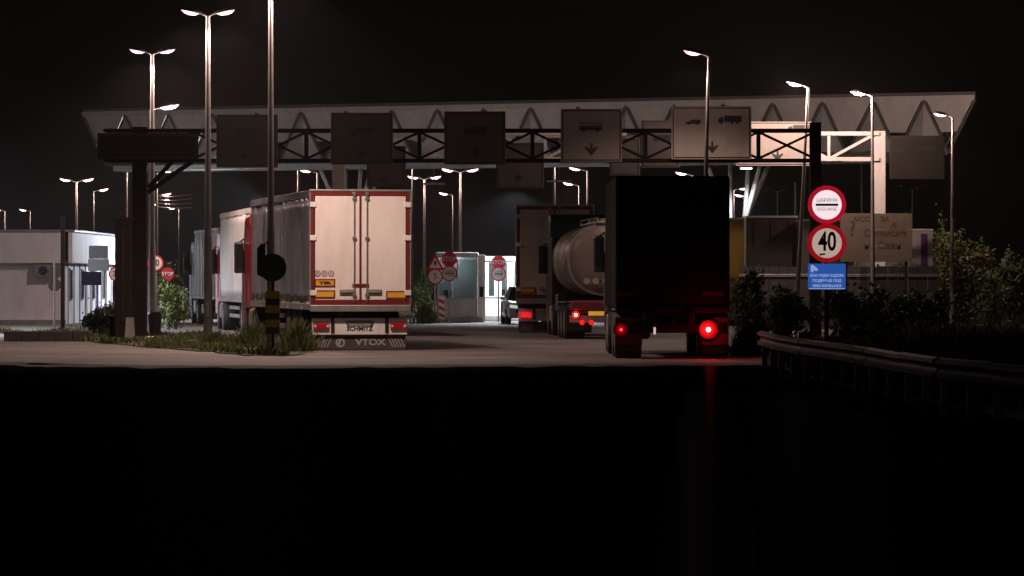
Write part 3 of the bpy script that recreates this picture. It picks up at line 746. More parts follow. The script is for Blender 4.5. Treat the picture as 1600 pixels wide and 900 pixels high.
t = thing('road_sign', 'twenty speed limit disc partly behind the twin lamp pole', 'road sign', (GX(243, 132), 132, 0)); z1 = GZ(411, 132)
B().cyl((0, .06, 0), (0, .06, z1 + .2), .035).obj('post', GALV, t, True)
o = disc_sign(t, (0, z1), .27, -.002); text('numeral', '20', .3, SIGNB, o, (0, -.012, z1), sx=.85, bold=.006)
t = thing('road_sign', 'small stop sign before the green bush on the left', 'road sign', (GX(262, 140), 140, 0)); z1 = GZ(428, 140)
B().cyl((0, .06, 0), (0, .06, z1 + .2), .03).obj('post', GALV, t, True)
o = B().prism([(.24 * math.cos(R(22.5 + 45 * i)), z1 + .24 * math.sin(R(22.5 + 45 * i))) for i in range(8)], 'y', 0, .02).obj('stop_plate', SIGNR, t)
text('lettering', 'STOP', .17, SIGNW, o, (0, -.006, z1), bold=.003)
t = thing('road_sign', 'round red rimmed sign at the end of the lit white wall', 'road sign', (GX(181, 150), 150, 0)); z1 = GZ(428, 150)
B().cyl((0, .06, 0), (0, .06, z1 + .2), .035).obj('post', GALV, t, True); o = disc_sign(t, (0, z1), .27, -.002); text('numeral', '20', .3, SIGNB, o, (0, -.012, z1), sx=.85)
# signs seen from behind, left
t = thing('road_sign', 'pair of round grey sign backs on a thin post before the building', 'road sign', (GX(85, 133), 133, .09)); 
B().cyl((0, 0, 0), (0, 0, GZ(412, 133)), .035).obj('post', GALV, t, True)
for yy, rr in ((425, .24), (445, .22)):
    B().disc((0, GZ(yy, 133) - .09), rr, .04, .06, 28).obj('sign_plate', SIGNBACK, t)
t = thing('post', 'tall slim dark post at the corner of the white building', 'post', (GX(98, 131.5), 131.5, .09))
B().box((0, 0, 1.85), (.13, .13, 3.7), .01).obj('shaft', DARKST, t); B().box((0, 0, .05), (.3, .3, .06), .01).obj('base', DARKST, t); B().box((0, 0, 3.72), (.17, .17, .05), .01).obj('cap', DARKST, t)
t = thing('notice_board', 'grey two-tier notice board on posts before the lit wall', 'notice board', (GX(154, 140), 140, .09))
for px in (143, 165):
    B().cyl((GX(px, 140) - GX(154, 140), .05, 0), (GX(px, 140) - GX(154, 140), .05, GZ(390, 140)), .035).obj('post', GALV, t, True)
B().box((0, 0, GZ(394, 140) - .09), (.68, .04, .46), .008).obj('board', SIGNBACK, t)
B().box((.0, -.01, GZ(414, 140) - .09), (.74, .04, .42), .008).obj('board', mat('pale sign back', (0.075, 0.07, 0.066), .6), t)
t = thing('sign_board', 'low dark blue board on a thin post before the lit wall', 'sign', (GX(143, 136), 136, .09))
B().box((0, 0, GZ(435, 136) - .09), (.68, .04, .46), .01).obj('board', mat('dark blue board', (0.004, 0.005, 0.012), .7, spec=.1), t)
B().cyl((.2, .05, 0), (.2, .05, GZ(430, 136)), .035).obj('post', mat('blue post', (0.05, 0.05, 0.14), .5), t, True)
t = thing('kerb_wall', 'long low dark retaining edge in front of the white building', 'low wall', (GX(75, 113), 113, 0))
LOWW = mat('dark stained concrete', (0.03, 0.027, 0.022), .9, 0, .3, 2, bump=.4)
for k in range(5):
    B().box((-1.0 + .49 * k + random.uniform(-.01, .01), 0, .15), (.475, .3, .3 + random.uniform(-.01, .01)), .02).obj('block', LOWW, t)
# round black sign on the striped post, nearest
t = thing('road_sign', 'round black sign seen from behind on a yellow and black striped post', 'road sign', (GX(426, 92.3), 92.3, .03)); Yq = 92.3; z1 = GZ(418, Yq) - .03
B().disc((0, z1), .325, -.01, .015, 40).obj('sign_plate', BLACK, t)
B().cyl((0, .05, 0), (0, .05, z1 + .1), .03).obj('post', DARKST, t, True)
YST = mat('dull yellow band', (0.28, 0.19, 0.02), .5, 0, .2, 6, dirt=(DIRT, .5))
zz0, zz1 = GZ(522, Yq) - .03, GZ(455, Yq) - .03; nb_ = 6
for k in range(nb_):
    h = (zz1 - zz0) / nb_
    B().box((0, .03, zz0 + h * (k + .5)), (.33, .2, h - .004), .006).obj('band', YST if k % 2 else BLACK, t)
t = thing('control_box', 'slim black box bracketed to the nearest lamp pole', 'box', (GX(409, 93.3), 93.2, GZ(430, 93.3)))
B().prism([(-.1, .02), (-.1, .62), (.0, .74), (.09, .72), (.1, .02), (0, -.04)], 'y', -.08, .08).obj('casing', BLACK, t)
B().beam((.03, 0, .7), (.2, .06, .84), .03, .03).obj('bracket', DARKST, t); B().box((-.02, -.085, .2), (.03, .01, .03)).obj('reflector', WHITEP, t)
t = thing('litter_bin', 'black litter bin at the foot of the twin lamp pole', 'bin', (GX(242, 122), 122, .09))
B().cyl((0, 0, 0), (0, 0, .6), .17, .22, 16).obj('bucket', BLACK, t, True); B().cyl((0, 0, .6), (0, 0, .68), .25, .2, 16).obj('lid', BLACK, t, True)
t = thing('bollard', 'short dark bollard left of the gantry leg', 'bollard', (GX(176, 118), 118, .09))
B().box((0, 0, .28), (.18, .18, .56), .03).obj('shaft', DARKST, t); B().box((0, 0, .575), (.2, .2, .04), .01).obj('cap', DARKST, t)
t = thing('brick_pillar', 'orange brick gate pillar just right of the dark gantry leg', 'pillar', (GX(231, 150), 150, 0))
BRK = mat('orange brick', (0.42, 0.2, 0.1), .8, 0, .2, 3, bump=.3)
bme = B().box((0, 0, 0), (.32, .32, .1), .008).mesh('brick', BRK)
for k in range(13): link('brick', bme, t, (random.uniform(-.006, .006), random.uniform(-.006, .006), .06 + .115 * k))
B().box((0, 0, .78), (.29, .29, 1.5)).obj('mortar_core', KERB, t); B().box((0, 0, 1.58), (.4, .4, .08), .02).obj('cap', KERB, t)
# ------------------------------------------------------------------ trucks
def tyre_meshes(r, w, nm):
    b = B(); n = 28
    prof = [(-w / 2, r * .6), (-w / 2, r * .93), (-w * .42, r), (w * .42, r), (w / 2, r * .93), (w / 2, r * .6)]
    rings = [[(x, rr * math.cos(2 * math.pi * i / n), rr * math.sin(2 * math.pi * i / n)) for i in range(n)] for x, rr in prof]
    b.loft(rings); tm = b.mesh(nm, RUBBER, True)
    b = B(); prof = [(-w * .51, r * .6), (-w * .51, r * .55), (-w * .3, r * .45), (-w * .28, r * .2), (-w * .46, r * .16), (-w * .46, .01)]
    prof += [(-a, c) for a, c in prof[::-1]]
    rings = [[(x, rr * math.cos(2 * math.pi * i / n), rr * math.sin(2 * math.pi * i / n)) for i in range(n)] for x, rr in prof]
    b.loft(rings); rm = b.mesh('rim', RIM, True)
    return tm, rm
TW, RW = tyre_meshes(.5, .34, 'wheel')
TD, RD = tyre_meshes(.5, .6, 'wheel')
def wheel(t, x, y, dual=False, r=.5):
    w = link('wheel', TD if dual else TW, t, (x, y, r)); w.scale = (1, r / .5, r / .5)
    link('rim', RD if dual else RW, w)
REDON = emat('lit red lamp', (1.0, 0.01, 0.02), 5.0, (.3, 0, 0))
REDDIM = emat('faintly lit red lamp', (1.0, 0.015, 0.02), .9, (.3, 0, 0))
REDHOT = emat('bright brake lamp core', (1.0, 0.22, 0.2), 26.0, (.3, 0, 0))
WPL = emat('glowing number plate', (.9, .85, 1.0), .5, (.7, .7, .7))  # plate is no lamp; light falling on it put in as emission

def curtain(t, x, y0, y1, z0, z1, m, seed):
    rnd = random.Random(seed); ny, nz = 90, 10; b = B(); G = []
    ph = [rnd.uniform(0, 6) for _ in range(4)]
    for j in range(nz + 1):
        row = []
        for i in range(ny + 1):
            y = y0 + (y1 - y0) * i / ny; z = z0 + (z1 - z0) * j / nz; e = math.sin(math.pi * j / nz)
            o = .05 * mnoise.noise(Vector((y * 1.6, z * .35, ph[0]))) + .03 * mnoise.noise(Vector((y * 4.0, z * .8, ph[1]))) + .02 * e * math.sin(y * 1.3 + ph[2]) + .012 * mnoise.noise(Vector((y * 9, z * 1.5, ph[3])))
            row.append(b.bm.verts.new((x + (1 if x > 0 else -1) * (o * (.35 + .65 * (1 - abs(2 * j / nz - 1.4) * .5))), y, z)))
        G.append(row)
    for j in range(nz):
        for i in range(ny): b.bm.faces.new((G[j][i], G[j][i + 1], G[j + 1][i + 1], G[j + 1][i]))
    o = b.obj('side_curtain', m, t, True)
    sm = o.modifiers.new('thickness', 'SOLIDIFY'); sm.thickness = .006
    return o
def cab(t, y0, m, h=3.6, roof=True):
    """tractor cab: back wall at y0, nose forward"""
    b = B()
    prof = [(y0, .95), (y0, h - .25), (y0 + .25, h), (y0 + 1.35, h - .05), (y0 + 1.75, h - .75), (y0 + 2.05, 2.05), (y0 + 2.2, 1.9), (y0 + 2.22, .55), (y0 + 1.2, .45), (y0 + 1.1, .95)]
    b.prism(prof, 'x', -1.22, 1.22); c = b.obj('cab', m, t)
    bv = c.modifiers.new('bevel', 'BEVEL'); bv.width = .07; bv.segments = 3
    for s in (-1, 1):
        dr = B().prism([(y0 + .95, 1.1), (y0 + .95, h - .95), (y0 + 1.6, h - .95), (y0 + 1.95, 1.9), (y0 + 1.95, 1.1)], 'x', s * 1.225, s * 1.24).obj('cab_door', m, t)
        B().prism([(y0 + 1.02, 1.95), (y0 + 1.02, h - 1.02), (y0 + 1.55, h - 1.02), (y0 + 1.86, 1.98)], 'x', s * 1.241, s * 1.25).obj('window', GLASSD, dr)
        mr = B().box((s * 1.37, y0 + 1.6, 2.4), (.26, .14, .9), .05).obj('mirror', BLACK, t)
        B().beam((s * 1.2, y0 + 1.65, 2.95), (s * 1.4, y0 + 1.6, 2.8), .04, .04).obj('mirror_arm', BLACK, mr)
        B().box((s * 1.37, y0 + 1.525, 2.45), (.18, .01, .66)).obj('mirror_glass', GLASSD, mr)
        B().box((s * 1.2, y0 + .5, 1.4), (.03, .9, .7), .02).obj('side_fairing', m, t)
    B().prism([(y0 + 1.68, h - .72), (y0 + 1.7, h - .69), (y0 + 2.07, 2.1), (y0 + 2.05, 2.08)], 'x', -1.1, 1.1).obj('windscreen', GLASSD, t)
    wheel(t, -1.03, y0 + 1.35); wheel(t, 1.03, y0 + 1.35)
    wheel(t, -.95, y0 - 1.6, True); wheel(t, .95, y0 - 1.6, True)
    B().box((-.45, y0 - .7, .8), (.12, 4.2, .25)).box((.45, y0 - .7, .8), (.12, 4.2, .25)).obj('tractor_frame', CHAS, t)
    B().box((-1.02, y0 - .1, .68), (.4, .95, .55), .08).obj('fuel_tank', ALU, t)
    B().box((1.02, y0 - .1, .68), (.4, .95, .55), .08).obj('fuel_tank', ALU, t)

def semi(label, loc, slope, sides, doors, frame, cabm, H=4.0, L=13.6, on=False, detail=True, texts=True, seed=1, cab_h=3.6):
    t = thing('articulated_truck', label, 'truck', loc, math.atan(-slope))
    W = 1.275; zb = 1.02
    B().box((0, L / 2 + .05, (zb + H) / 2 + .06), (2.42, L - .1, H - zb - .16)).obj('cargo_body', mat('body core', (.2, .2, .2), .7), t)
    for s in (-1, 1):
        cu = curtain(t, s * (W - .018), .16, L - .1, zb + .16, H - .18, sides, seed + s)
        B().box((s * (W - .02), L / 2, zb + .07), (.05, L - .02, .16), .008).obj('side_rail', ALU, t)
        B().box((s * (W - .02), L / 2, H - .09), (.06, L - .02, .17), .01).obj('top_rail', sides, t)
        for k in range(12 if detail else 0):
            B().box((s * (W + .012), .7 + 1.1 * k, zb + .26), (.012, .035, .22)).obj('buckle_strap', CHAS, cu)
        for k in range(3):
            wheel(t, s * 1.05, 2.3 + 1.32 * k)
            B().prism([(2.3 + 1.32 * k + .62 * math.cos(R(a)), .5 + .6 * math.sin(R(a))) for a in range(20, 161, 20)] + [(2.3 + 1.32 * k + .59 * math.cos(R(a)), .5 + .57 * math.sin(R(a))) for a in range(160, 19, -20)], 'x', s * .86, s * 1.24).obj('mudguard', BLACK, t)
        for z in (.55, .82):
            B().box((s * 1.2, 8.0, z), (.03, 4.2, .12), .008).obj('side_guard', ALU, t)
        B().box((s * .75, 10.9, .62), (.13, .13, .85), .01).obj('landing_leg', CHAS, t)
        B().box((s * .42, L / 2 - .8, .86), (.14, L - 2.2, .3)).obj('chassis_beam', CHAS, t)
        for k in range(4):
            B().box((s * (W + .01), 1.6 + 3.0 * k, zb + .04), (.02, .1, .05)).obj('side_marker', emat('amber marker', (1, .55, .3), .15), t)
    B().box((0, L / 2, H - .02), (2.5, L - .04, .05), .015).obj('roof', sides, t)
    # rear portal
    fr = .085
    for s in (-1, 1):
        B().box((s * (W - fr / 2 - .03), .02, (zb + H) / 2 + .05), (fr, .12, H - zb - .16), .012).obj('rear_post', frame, t)
        B().box((s * (W - .014), .03, (zb + H) / 2 + .04), (.03, .14, H - zb - .12), .005).obj('corner_trim', ALU, t)
    B().box((0, .02, H - .085), (2.36, .12, .11), .01).obj('header', frame, t)
    B().box((0, .02, H - .008), (2.55, .16, .05), .01).obj('top_trim', ALU, t)
    B().box((0, .02, zb + .18), (2.31, .12, .11), .01).obj('sill', frame, t)
    B().box((0, .0, zb + .035), (2.53, .2, .17), .02).obj('sill_beam', ALU, t)
    dz0, dz1 = zb + .245, H - .15; dw = 1.125
    for s in (-1, 1):
        d = B().box((s * (dw / 2 + .02), -.015, (dz0 + dz1) / 2), (dw - .015, .07, dz1 - dz0), .008).obj('door', doors, t)
        rx = s * .16
        B().cyl((rx, -.085, dz0 - .06), (rx, -.085, dz1 + .06), .017, n=8).obj('lock_rod', GALV, d, True)
        for z in (dz0 + .12, (dz0 + dz1) / 2 + .25, dz1 - .06):
            B().box((rx, -.075, z), (.1, .055, .07), .008).obj('rod_bracket', GALV, d)
        B().box((rx, -.085, dz1 + .05), (.08, .06, .09), .008).obj('rod_cam', GALV, d)
        B().box((rx + s * .17, -.07, dz0 + .2), (.4, .04, .13), .015).obj('handle_tray', GALV, d)
        B().box((rx + s * .17, -.1, dz0 + .2), (.34, .025, .05), .008).obj('handle', ALU, d)
        for z in (zb + .42, (zb + H) / 2 - .02 + .32, H - .36):
            B().box((s * (W - .085), -.055, z), (.17, .05, .13), .012).obj('hinge', WHITEP, d)
    B().box((0, -.02, (dz0 + dz1) / 2), (.045, .085, dz1 - dz0 + .05), .006).obj('door_seal', mat('dark red seal', (.1, .012, .014), .5), t)
    B().box((0, -.055, dz0 + .36), (.42, .03, .085), .01).obj('lock_bar', frame, t)
    def plate(x, z, w, h):
        q = B().box((x, -.058, z), (w, .012, h), .002).obj('marker_plate', frame, t); B().box((x, -.068, z), (w - .07, .008, h - .07)).obj('reflector', YELR, q); return q
    plate(-.9, dz0 + .14, .52, .2); plate(.9, dz0 + .12, .52, .2)
    if detail:
        q = plate(-.9, dz0 + .42, .52, .2); text('lettering', 'TIR', .09, SIGNB, q, (-.9, -.074, dz0 + .42), sx=2.2, bold=.006)
        for k, g in enumerate(('90', '80', '70')):
            z = dz0 + .66; x = -1.08 + .17 * k
            q = B().disc((x, z), .075, -.056, -.051, 24).obj('speed_sticker', WHITEP, t); B().ring((x, z), .058, .075, -.06, -.0565, 24).obj('sticker_rim', REDP, q)
            text('numeral', g, .07, SIGNB, q, (x, -.06, z))
    # bumper, lamps, mud flap
    bz = .6; bh = .42
    B().box((0, .14, bz), (2.4, .06, bh), .015).obj('bumper', WHITEP, t)
    for s in (-1, 1):
        lp = B().box((s * .97, .085, bz + .0), (.4, .07, .155), .015).obj('tail_lamp', REDDIM if (on and s < 0) else REDR, t)
        for k in (-1, 1):
            B().cyl((s * .97 + k * .16, .04, bz + .01), (s * .97 + k * .16, .055, bz + .01), .03, n=14).obj('reflector_stud', WHITEP, lp)
        B().box((s * .68, .1, bz + .03), (.09, .04, bh - .05), .01).obj('bumper_bracket', BLACK, t)
    B().box((0, .12, bz + .07), (.6, .03, .16), .006).obj('number_plate_recess', mat('grey plate', (.22, .21, .22), .5), t)
    if texts:
        text('lettering', 'SCHMITZ', .15, SIGNB, t, (0, .105, bz - .06), bold=.005, sx=1.05)
    for k in (-1, 1):
        B().beam((k * .36, .1, bz + .14), (k * .27, .1, bz - .0), .03, .025).obj('plate_holder', BLACK, t)
    FL = mat('dusty mud flap', (.055, .043, .038), .75, 0, .2, 4)
    fp = B().box((0, .2, .2), (2.34, .02, .36), .004).obj('mud_flap', FL, t)
    FLG = mat('flap print', (.3, .28, .26), .7, 0, .2, 9)
    if texts:
        text('lettering', 'VTOX', .22, FLG, fp, (.28, .187, .2), sx=1.25, bold=.008)
        B().ring((-.48, .2), .075, .12, .184, .189, 24).obj('emblem', FLG, fp); B().prism([(-.56, .12), (-.5, .3), (-.43, .3), (-.5, .12)], 'y', .184, .189).obj('emblem_stroke', FLG, fp)
    for s in (-1, 1):
        for k in range(5):
            x = s * (.72 + .075 * k); B().prism([(x - .11, .08), (x - .08, .08), (x + .03, .32), (x, .32)] if s < 0 else [(x, .32), (x + .03, .32), (x + .14, .08), (x + .11, .08)], 'y', .184, .189).obj('flap_stripe', FLG, fp)
    cab(t, L + .65, cabm, cab_h)
    return t
sA = -.1757
semi('trailer truck with cream rear doors, dark red frame and silver side, nearest on the left', (GX(563, 99), 99, 0), sA, SILVERC, CREAM, REDP, REDCAB, seed=3)
semi('white sided trailer truck with red cab, just ahead of the cream doored one', (-8.2 + 1.275, 125.4, 0), -.15, WHITEC, WHITEP, REDP, REDCAB, seed=7, detail=False, texts=False, H=4.05)
semi('rose doored trailer truck in front of the tanker, tail lamp glowing at its lower left', (GX(867, 130), 130, 0), .014, PINKC, PINKC, REDP, DARKST, seed=9, detail=False, texts=False, on=True, H=4.2)

# grey rigid box truck furthest left
t = thing('box_truck', 'grey box truck with black cab, furthest of the left-hand queue', 'truck', (-11.25 + 1.25, 150, 0), math.atan(.1757))
B().box((0, 4, 2.35), (2.5, 8, 2.7), .03).obj('cargo_box', GREYC, t)
for s in (-1, 1):
    B().box((s * 1.26, 4, 1.05), (.03, 8, .1), .006).obj('side_rail', WHITEP, t); B().box((s * 1.26, 4, 3.64), (.03, 8, .1), .006).obj('top_rail', ALU, t)
    for k in range(6): B().box((s * 1.257, .7 + 1.3 * k, 2.35), (.015, .05, 2.5)).obj('side_rib', GREYC, t)
    B().box((s * .42, 5, .82), (.14, 9.6, .28)).obj('chassis_beam', CHAS, t); B().box((s * 1.15, 4.4, .6), (.05, 3, .4), .02).obj('side_guard', BLACK, t)
    B().box((s * .6, -.02, 2.35), (1.16, .04, 2.55), .01).obj('rear_door', GREYC, t)
cab(t, 8.4, BLACK, 3.3)

# ------------------------------------------------------------------ tanker
TANK = mat('brushed tank shell', (.23, .195, .165), .45, .3, .12, 1.0, dirt=(DIRT, .5))
GRN = mat('green cab paint', (.014, .055, .02), .35, 0, .15, 3)
t = thing('tanker_truck', 'tanker truck with rounded metal tank and green cab behind the black truck', 'truck', (GX(954, 117), 117, 0), math.atan(.05))
def ell(y, rx, rz, cz=2.36, n=36, pw=2.3):
    out = []
    for i in range(n):
        a = 2 * math.pi * i / n; c, s = math.cos(a), math.sin(a)
        out.append((rx * math.copysign(abs(c) ** (2 / pw), c), y, cz + rz * math.copysign(abs(s) ** (2 / pw), s)))
    return out
b = B(); b.loft([ell(.18, .15, .12), ell(.2, .6, .5), ell(.25, .95, .8), ell(.32, 1.14, .98), ell(.42, 1.21, 1.04), ell(4.0, 1.22, 1.05), ell(8.0, 1.22, 1.05), ell(8.3, 1.1, .95), ell(8.4, .6, .5)]); b.obj('tank', TANK, t, True)
for y in (.52, 2.9, 5.4, 7.9):
    b = B(); b.loft([ell(y - .03, 1.235, 1.065), ell(y + .03, 1.235, 1.065)]); b.obj('tank_band', ALU, t, True)
b = B(); b.loft([ell(.36, 1.25, 1.08), ell(.44, 1.25, 1.08)]); b.obj('end_rim', ALU, t, True)
B().box((0, 4.1, 3.46), (.75, 7.6, .06), .01).obj('catwalk', ALU, t)
for s in (-1, 1): B().path([(s * .36, .6, 3.46), (s * .36, .6, 3.6), (s * .36, 7.6, 3.6), (s * .36, 7.6, 3.46)], .02, 6).obj('catwalk_rail', GALV, t)
for y in (2, 4, 6): B().cyl((0, y, 3.38), (0, y, 3.6), .26, .24, 16).obj('manhole', ALU, t, True)
lx = .66
B().path([(lx - .18, .14, .9), (lx - .18, .14, 2.4), (lx - .12, .3, 3.4)], .02, 6).path([(lx + .18, .14, .9), (lx + .18, .14, 2.4), (lx + .12, .3, 3.4)], .02, 6).obj('ladder_rail', GALV, t)
for k in range(6): B().cyl((lx - .18, .14, 1.0 + .28 * k), (lx + .18, .14, 1.0 + .28 * k), .014, n=6).obj('ladder_rung', GALV, t)
for k in range(4): 
    x = -.92 + .27 * k; q = B().disc((x + .22, GZ(439, 117)), .095, .07, .08, 24).obj('placard', mat('dusty placard', (.3, .27, .25), .6), t)
B().box((.3, .09, GZ(439, 117)), (1.3, .02, .05)).obj('placard_rail', DARKST, t)
B().box((0, 1.0, 1.0), (2.3, 2.0, .25), .03).obj('rear_deck', mat('maroon deck', (.12, .015, .015), .5), t)
B().box((0, .2, .6), (2.4, .08, .22), .02).obj('bumper', ALU, t)
B().box((0, .25, .95), (2.3, .06, .4), .02).obj('rear_panel', mat('maroon deck', (.12, .015, .015), .5), t)
q = B().disc((-1.02, GZ(492, 117)), .11, .1, .2, 24).obj('tail_lamp', REDDIM, t); B().disc((-1.02, GZ(492, 117)), .045, .09, .098, 16).obj('bulb', REDHOT, q)
for x in (-.93, -.66):
    q = B().disc((x + .1, GZ(504, 117)), .075, .1, .16, 20).obj('tail_lamp', REDDIM, t)
B().box((-.4, .18, GZ(491, 117)), (.48, .02, .17), .004).obj('hazard_plate', emat('glowing amber plate', (1, .55, .05), .45, (.7, .4, .05)), t)  # brightness of the lit plate put in as emission
B().box((.2, .12, GZ(502, 117)), (.5, .02, .2), .004).obj('number_plate', WPL, t)
B().disc((.16, GZ(511, 117)), .05, .1, .115, 16).obj('tail_lamp', REDON, t)
point(t, (-1.02, .02, GZ(492, 117)), 3.0, (1, .02, .03), .08, 'tail_light')
for s in (-1, 1):
    for y in (1.5, 2.85, 4.2):
        wheel(t, s * .98, y, True)
    B().box((s * 1.08, 2.85, 1.08), (.4, 4.3, .05), .02).obj('mudguard', BLACK, t)
    B().box((s * 1.0, .65, .55), (.55, .03, .6), .008).obj('mud_flap', BLACK, t)
    B().box((s * .42, 4.5, .92), (.14, 8.6, .26)).obj('chassis_beam', CHAS, t)
    B().box((s * 1.08, 6.0, 1.05), (.3, 1.3, .5), .03).obj('hose_locker', BLACK, t)
text('lettering', 'ПЕТРОЛ', .2, WHITEP, t, (-1.25, 2.1, GZ(410, 117)), rot=(R(90), 0, R(-90)), sx=.8)
cab(t, 9.6, GRN, 3.85)
B().box((0, 9.2, 2.0), (2.4, .5, 2.2), .04).obj('equipment_cabinet', BLACK, t)

# ------------------------------------------------------------------ black truck with the red lamps
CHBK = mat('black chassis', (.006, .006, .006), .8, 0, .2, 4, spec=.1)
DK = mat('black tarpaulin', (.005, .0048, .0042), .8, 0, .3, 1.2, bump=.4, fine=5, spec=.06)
YD = 88.6
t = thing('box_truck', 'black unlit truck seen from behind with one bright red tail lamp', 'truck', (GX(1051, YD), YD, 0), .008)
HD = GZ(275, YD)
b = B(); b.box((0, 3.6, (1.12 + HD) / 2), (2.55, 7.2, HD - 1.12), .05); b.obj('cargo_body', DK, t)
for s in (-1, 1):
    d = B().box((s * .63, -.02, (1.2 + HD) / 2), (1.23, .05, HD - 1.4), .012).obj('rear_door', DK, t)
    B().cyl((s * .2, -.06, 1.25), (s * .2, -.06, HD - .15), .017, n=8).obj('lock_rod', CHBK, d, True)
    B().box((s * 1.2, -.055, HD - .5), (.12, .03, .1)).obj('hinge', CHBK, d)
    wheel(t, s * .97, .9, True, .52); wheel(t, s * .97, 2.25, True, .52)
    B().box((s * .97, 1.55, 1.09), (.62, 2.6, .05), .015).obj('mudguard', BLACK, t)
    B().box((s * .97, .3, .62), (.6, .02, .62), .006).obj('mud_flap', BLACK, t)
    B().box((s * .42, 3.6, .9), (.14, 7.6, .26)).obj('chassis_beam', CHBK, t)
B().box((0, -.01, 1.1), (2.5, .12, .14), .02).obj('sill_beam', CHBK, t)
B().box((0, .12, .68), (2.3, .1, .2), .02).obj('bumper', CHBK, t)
zl = GZ(515, YD); xr_ = GX(1105, YD) - GX(1049, YD); xl_ = GX(965, YD) - GX(1049, YD)
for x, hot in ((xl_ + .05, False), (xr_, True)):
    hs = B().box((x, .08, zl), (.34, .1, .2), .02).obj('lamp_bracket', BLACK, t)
    q = B().disc((0, 0), .21 if hot else .15, .01, .05, 32).obj('tail_lamp', halo_lens_mat('red lamp lens and halo', (1, .006, .012), 4.0, 0, .21) if hot else halo_lens_mat('dim red lamp lens and halo', (1, .01, .015), 1.3, 0, .15), t); q.location = (x, 0, zl)
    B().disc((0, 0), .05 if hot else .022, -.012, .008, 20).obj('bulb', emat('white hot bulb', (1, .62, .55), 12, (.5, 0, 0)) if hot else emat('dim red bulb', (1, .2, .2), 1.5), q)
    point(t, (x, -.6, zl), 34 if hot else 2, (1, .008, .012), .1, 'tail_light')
for px, s in ((970, 'ТРАНС'), (1112, 'ТРАНС')):
    text('lettering', s, .13, mat('faint lettering', (.12, .115, .11), .6), t, (GX(px, YD) - GX(1049, YD) + (.05 if px < 1000 else 0), -.055, GZ(460, YD)), sx=1.1)
B().box((GX(1021, YD) - GX(1049, YD), .05, GZ(517, YD)), (.05, .02, .16), .004).obj('white_reflector', emat('glowing reflector', (1, .9, .8), .5, (.7, .7, .7)), t)  # reflector's shine put in as emission
cab(t, 7.8, BLACK, 3.4)

# ------------------------------------------------------------------ silver car by the white booth
CARP = mat('silver car paint', (.5, .51, .53), .28, .35, .06, 2, coat=.6)
t = thing('car', 'silver car waiting beside the white booth, half hidden by the rose trailer', 'car', (GX(822, 157), 157, 0), R(4))
b = B(); rings = []
for y, zt_, wd, zb_ in ((-2.1, .72, .8, .3), (-2.0, .8, .86, .25), (-1.2, .92, .88, .25), (-.7, .98, .9, .25), (1.6, 1.02, .9, .25), (2.0, .98, .86, .28), (2.1, .7, .8, .35)):
    rings.append([(-wd, y, zb_ + .1), (-wd, y, zt_ - .12), (-wd + .1, y, zt_), (wd - .1, y, zt_), (wd, y, zt_ - .12), (wd, y, zb_ + .1), (wd - .08, y, zb_), (-wd + .08, y, zb_)])
b.loft(rings); b.obj('body', CARP, t, True)
b = B(); rings = []
for y, z, wd in ((-.95, .93, .8), (-.2, 1.42, .62), (.9, 1.46, .62), (1.75, 1.0, .78)):
    rings.append([(-.85 if y in (-.95, 1.75) else -.8, y, .96), (-wd, y, z), (wd, y, z), (.85 if y in (-.95, 1.75) else .8, y, .96)])
b.loft(rings); b.obj('cabin_glass', GLASSD, t)
B().box((0, .35, 1.46), (1.26, 1.15, .05), .02).obj('roof', CARP, t)
for s in (-1, 1):
    B().beam((s * .82, -.93, .96), (s * .63, -.2, 1.45), .06, .05).obj('windscreen_pillar', CARP, t)
    B().prism([(s * .45, .62), (s * .8, .66), (s * .78, .78), (s * .5, .74)], 'y', -2.13, -2.05).obj('headlight', emat('dull headlight', (.9, .95, 1), .5, (.6, .6, .6)), t)
    B().box((s * .98, -.7, 1.02), (.18, .1, .13), .03).obj('mirror', CARP, t)
    for y in (-1.35, 1.35):
        w = link('wheel', TW, t, (s * .8, y, .31)); w.scale = (.6, .62, .62); link('rim', RW, w)
B().box((0, -2.11, .52), (1.1, .04, .14), .01).obj('grille', BLACK, t); B().box((0, -2.13, .4), (.5, .015, .11), .003).obj('number_plate', WHITEP, t)
# ------------------------------------------------------------------ red ringed signs on the right
LITW = emat('glowing white sign face', (1.0, .83, .86), .95, (.7, .7, .7))  # painted light: emission stands in for light thrown back by retroreflective faces
LITR = emat('glowing red sign rim', (.9, .012, .045), .42, (.4, .02, .03))
LITW2 = emat('dim glowing sign face', (1.0, .78, .66), .42, (.6, .58, .55))
LITR2 = emat('dim glowing red rim', (.9, .012, .03), .3, (.4, .02, .03))
LITB = emat('glowing blue panel', (.035, .15, .62), .55, (.03, .08, .3))
LITBL = emat('glowing panel print', (.45, .6, 1.0), .55, (.6, .6, .7))
YS = 93.0
t = thing('road_sign', 'customs disc, forty speed limit disc and blue panel on one dark post', 'road sign', (GX(1292, YS), YS, 0))
z1, z2, z3 = GZ(320, YS), GZ(380, YS), GZ(432, YS)
B().cyl((0, .1, 0), (0, .1, z1 + .35), .05, n=14).obj('post', DARKST, t, True)
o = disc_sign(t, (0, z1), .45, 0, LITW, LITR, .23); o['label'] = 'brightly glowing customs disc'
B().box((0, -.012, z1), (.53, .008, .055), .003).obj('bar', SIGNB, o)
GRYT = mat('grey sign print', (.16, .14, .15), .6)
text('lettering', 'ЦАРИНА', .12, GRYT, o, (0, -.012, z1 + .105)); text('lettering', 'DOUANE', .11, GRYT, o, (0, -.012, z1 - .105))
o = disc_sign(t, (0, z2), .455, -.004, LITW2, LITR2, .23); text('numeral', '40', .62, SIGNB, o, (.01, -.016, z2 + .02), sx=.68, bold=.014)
B().beam((-.18, -.014, z2 - .27), (-.04, -.014, z2 - .25), .008, .04).obj('mark', SIGNB, o)
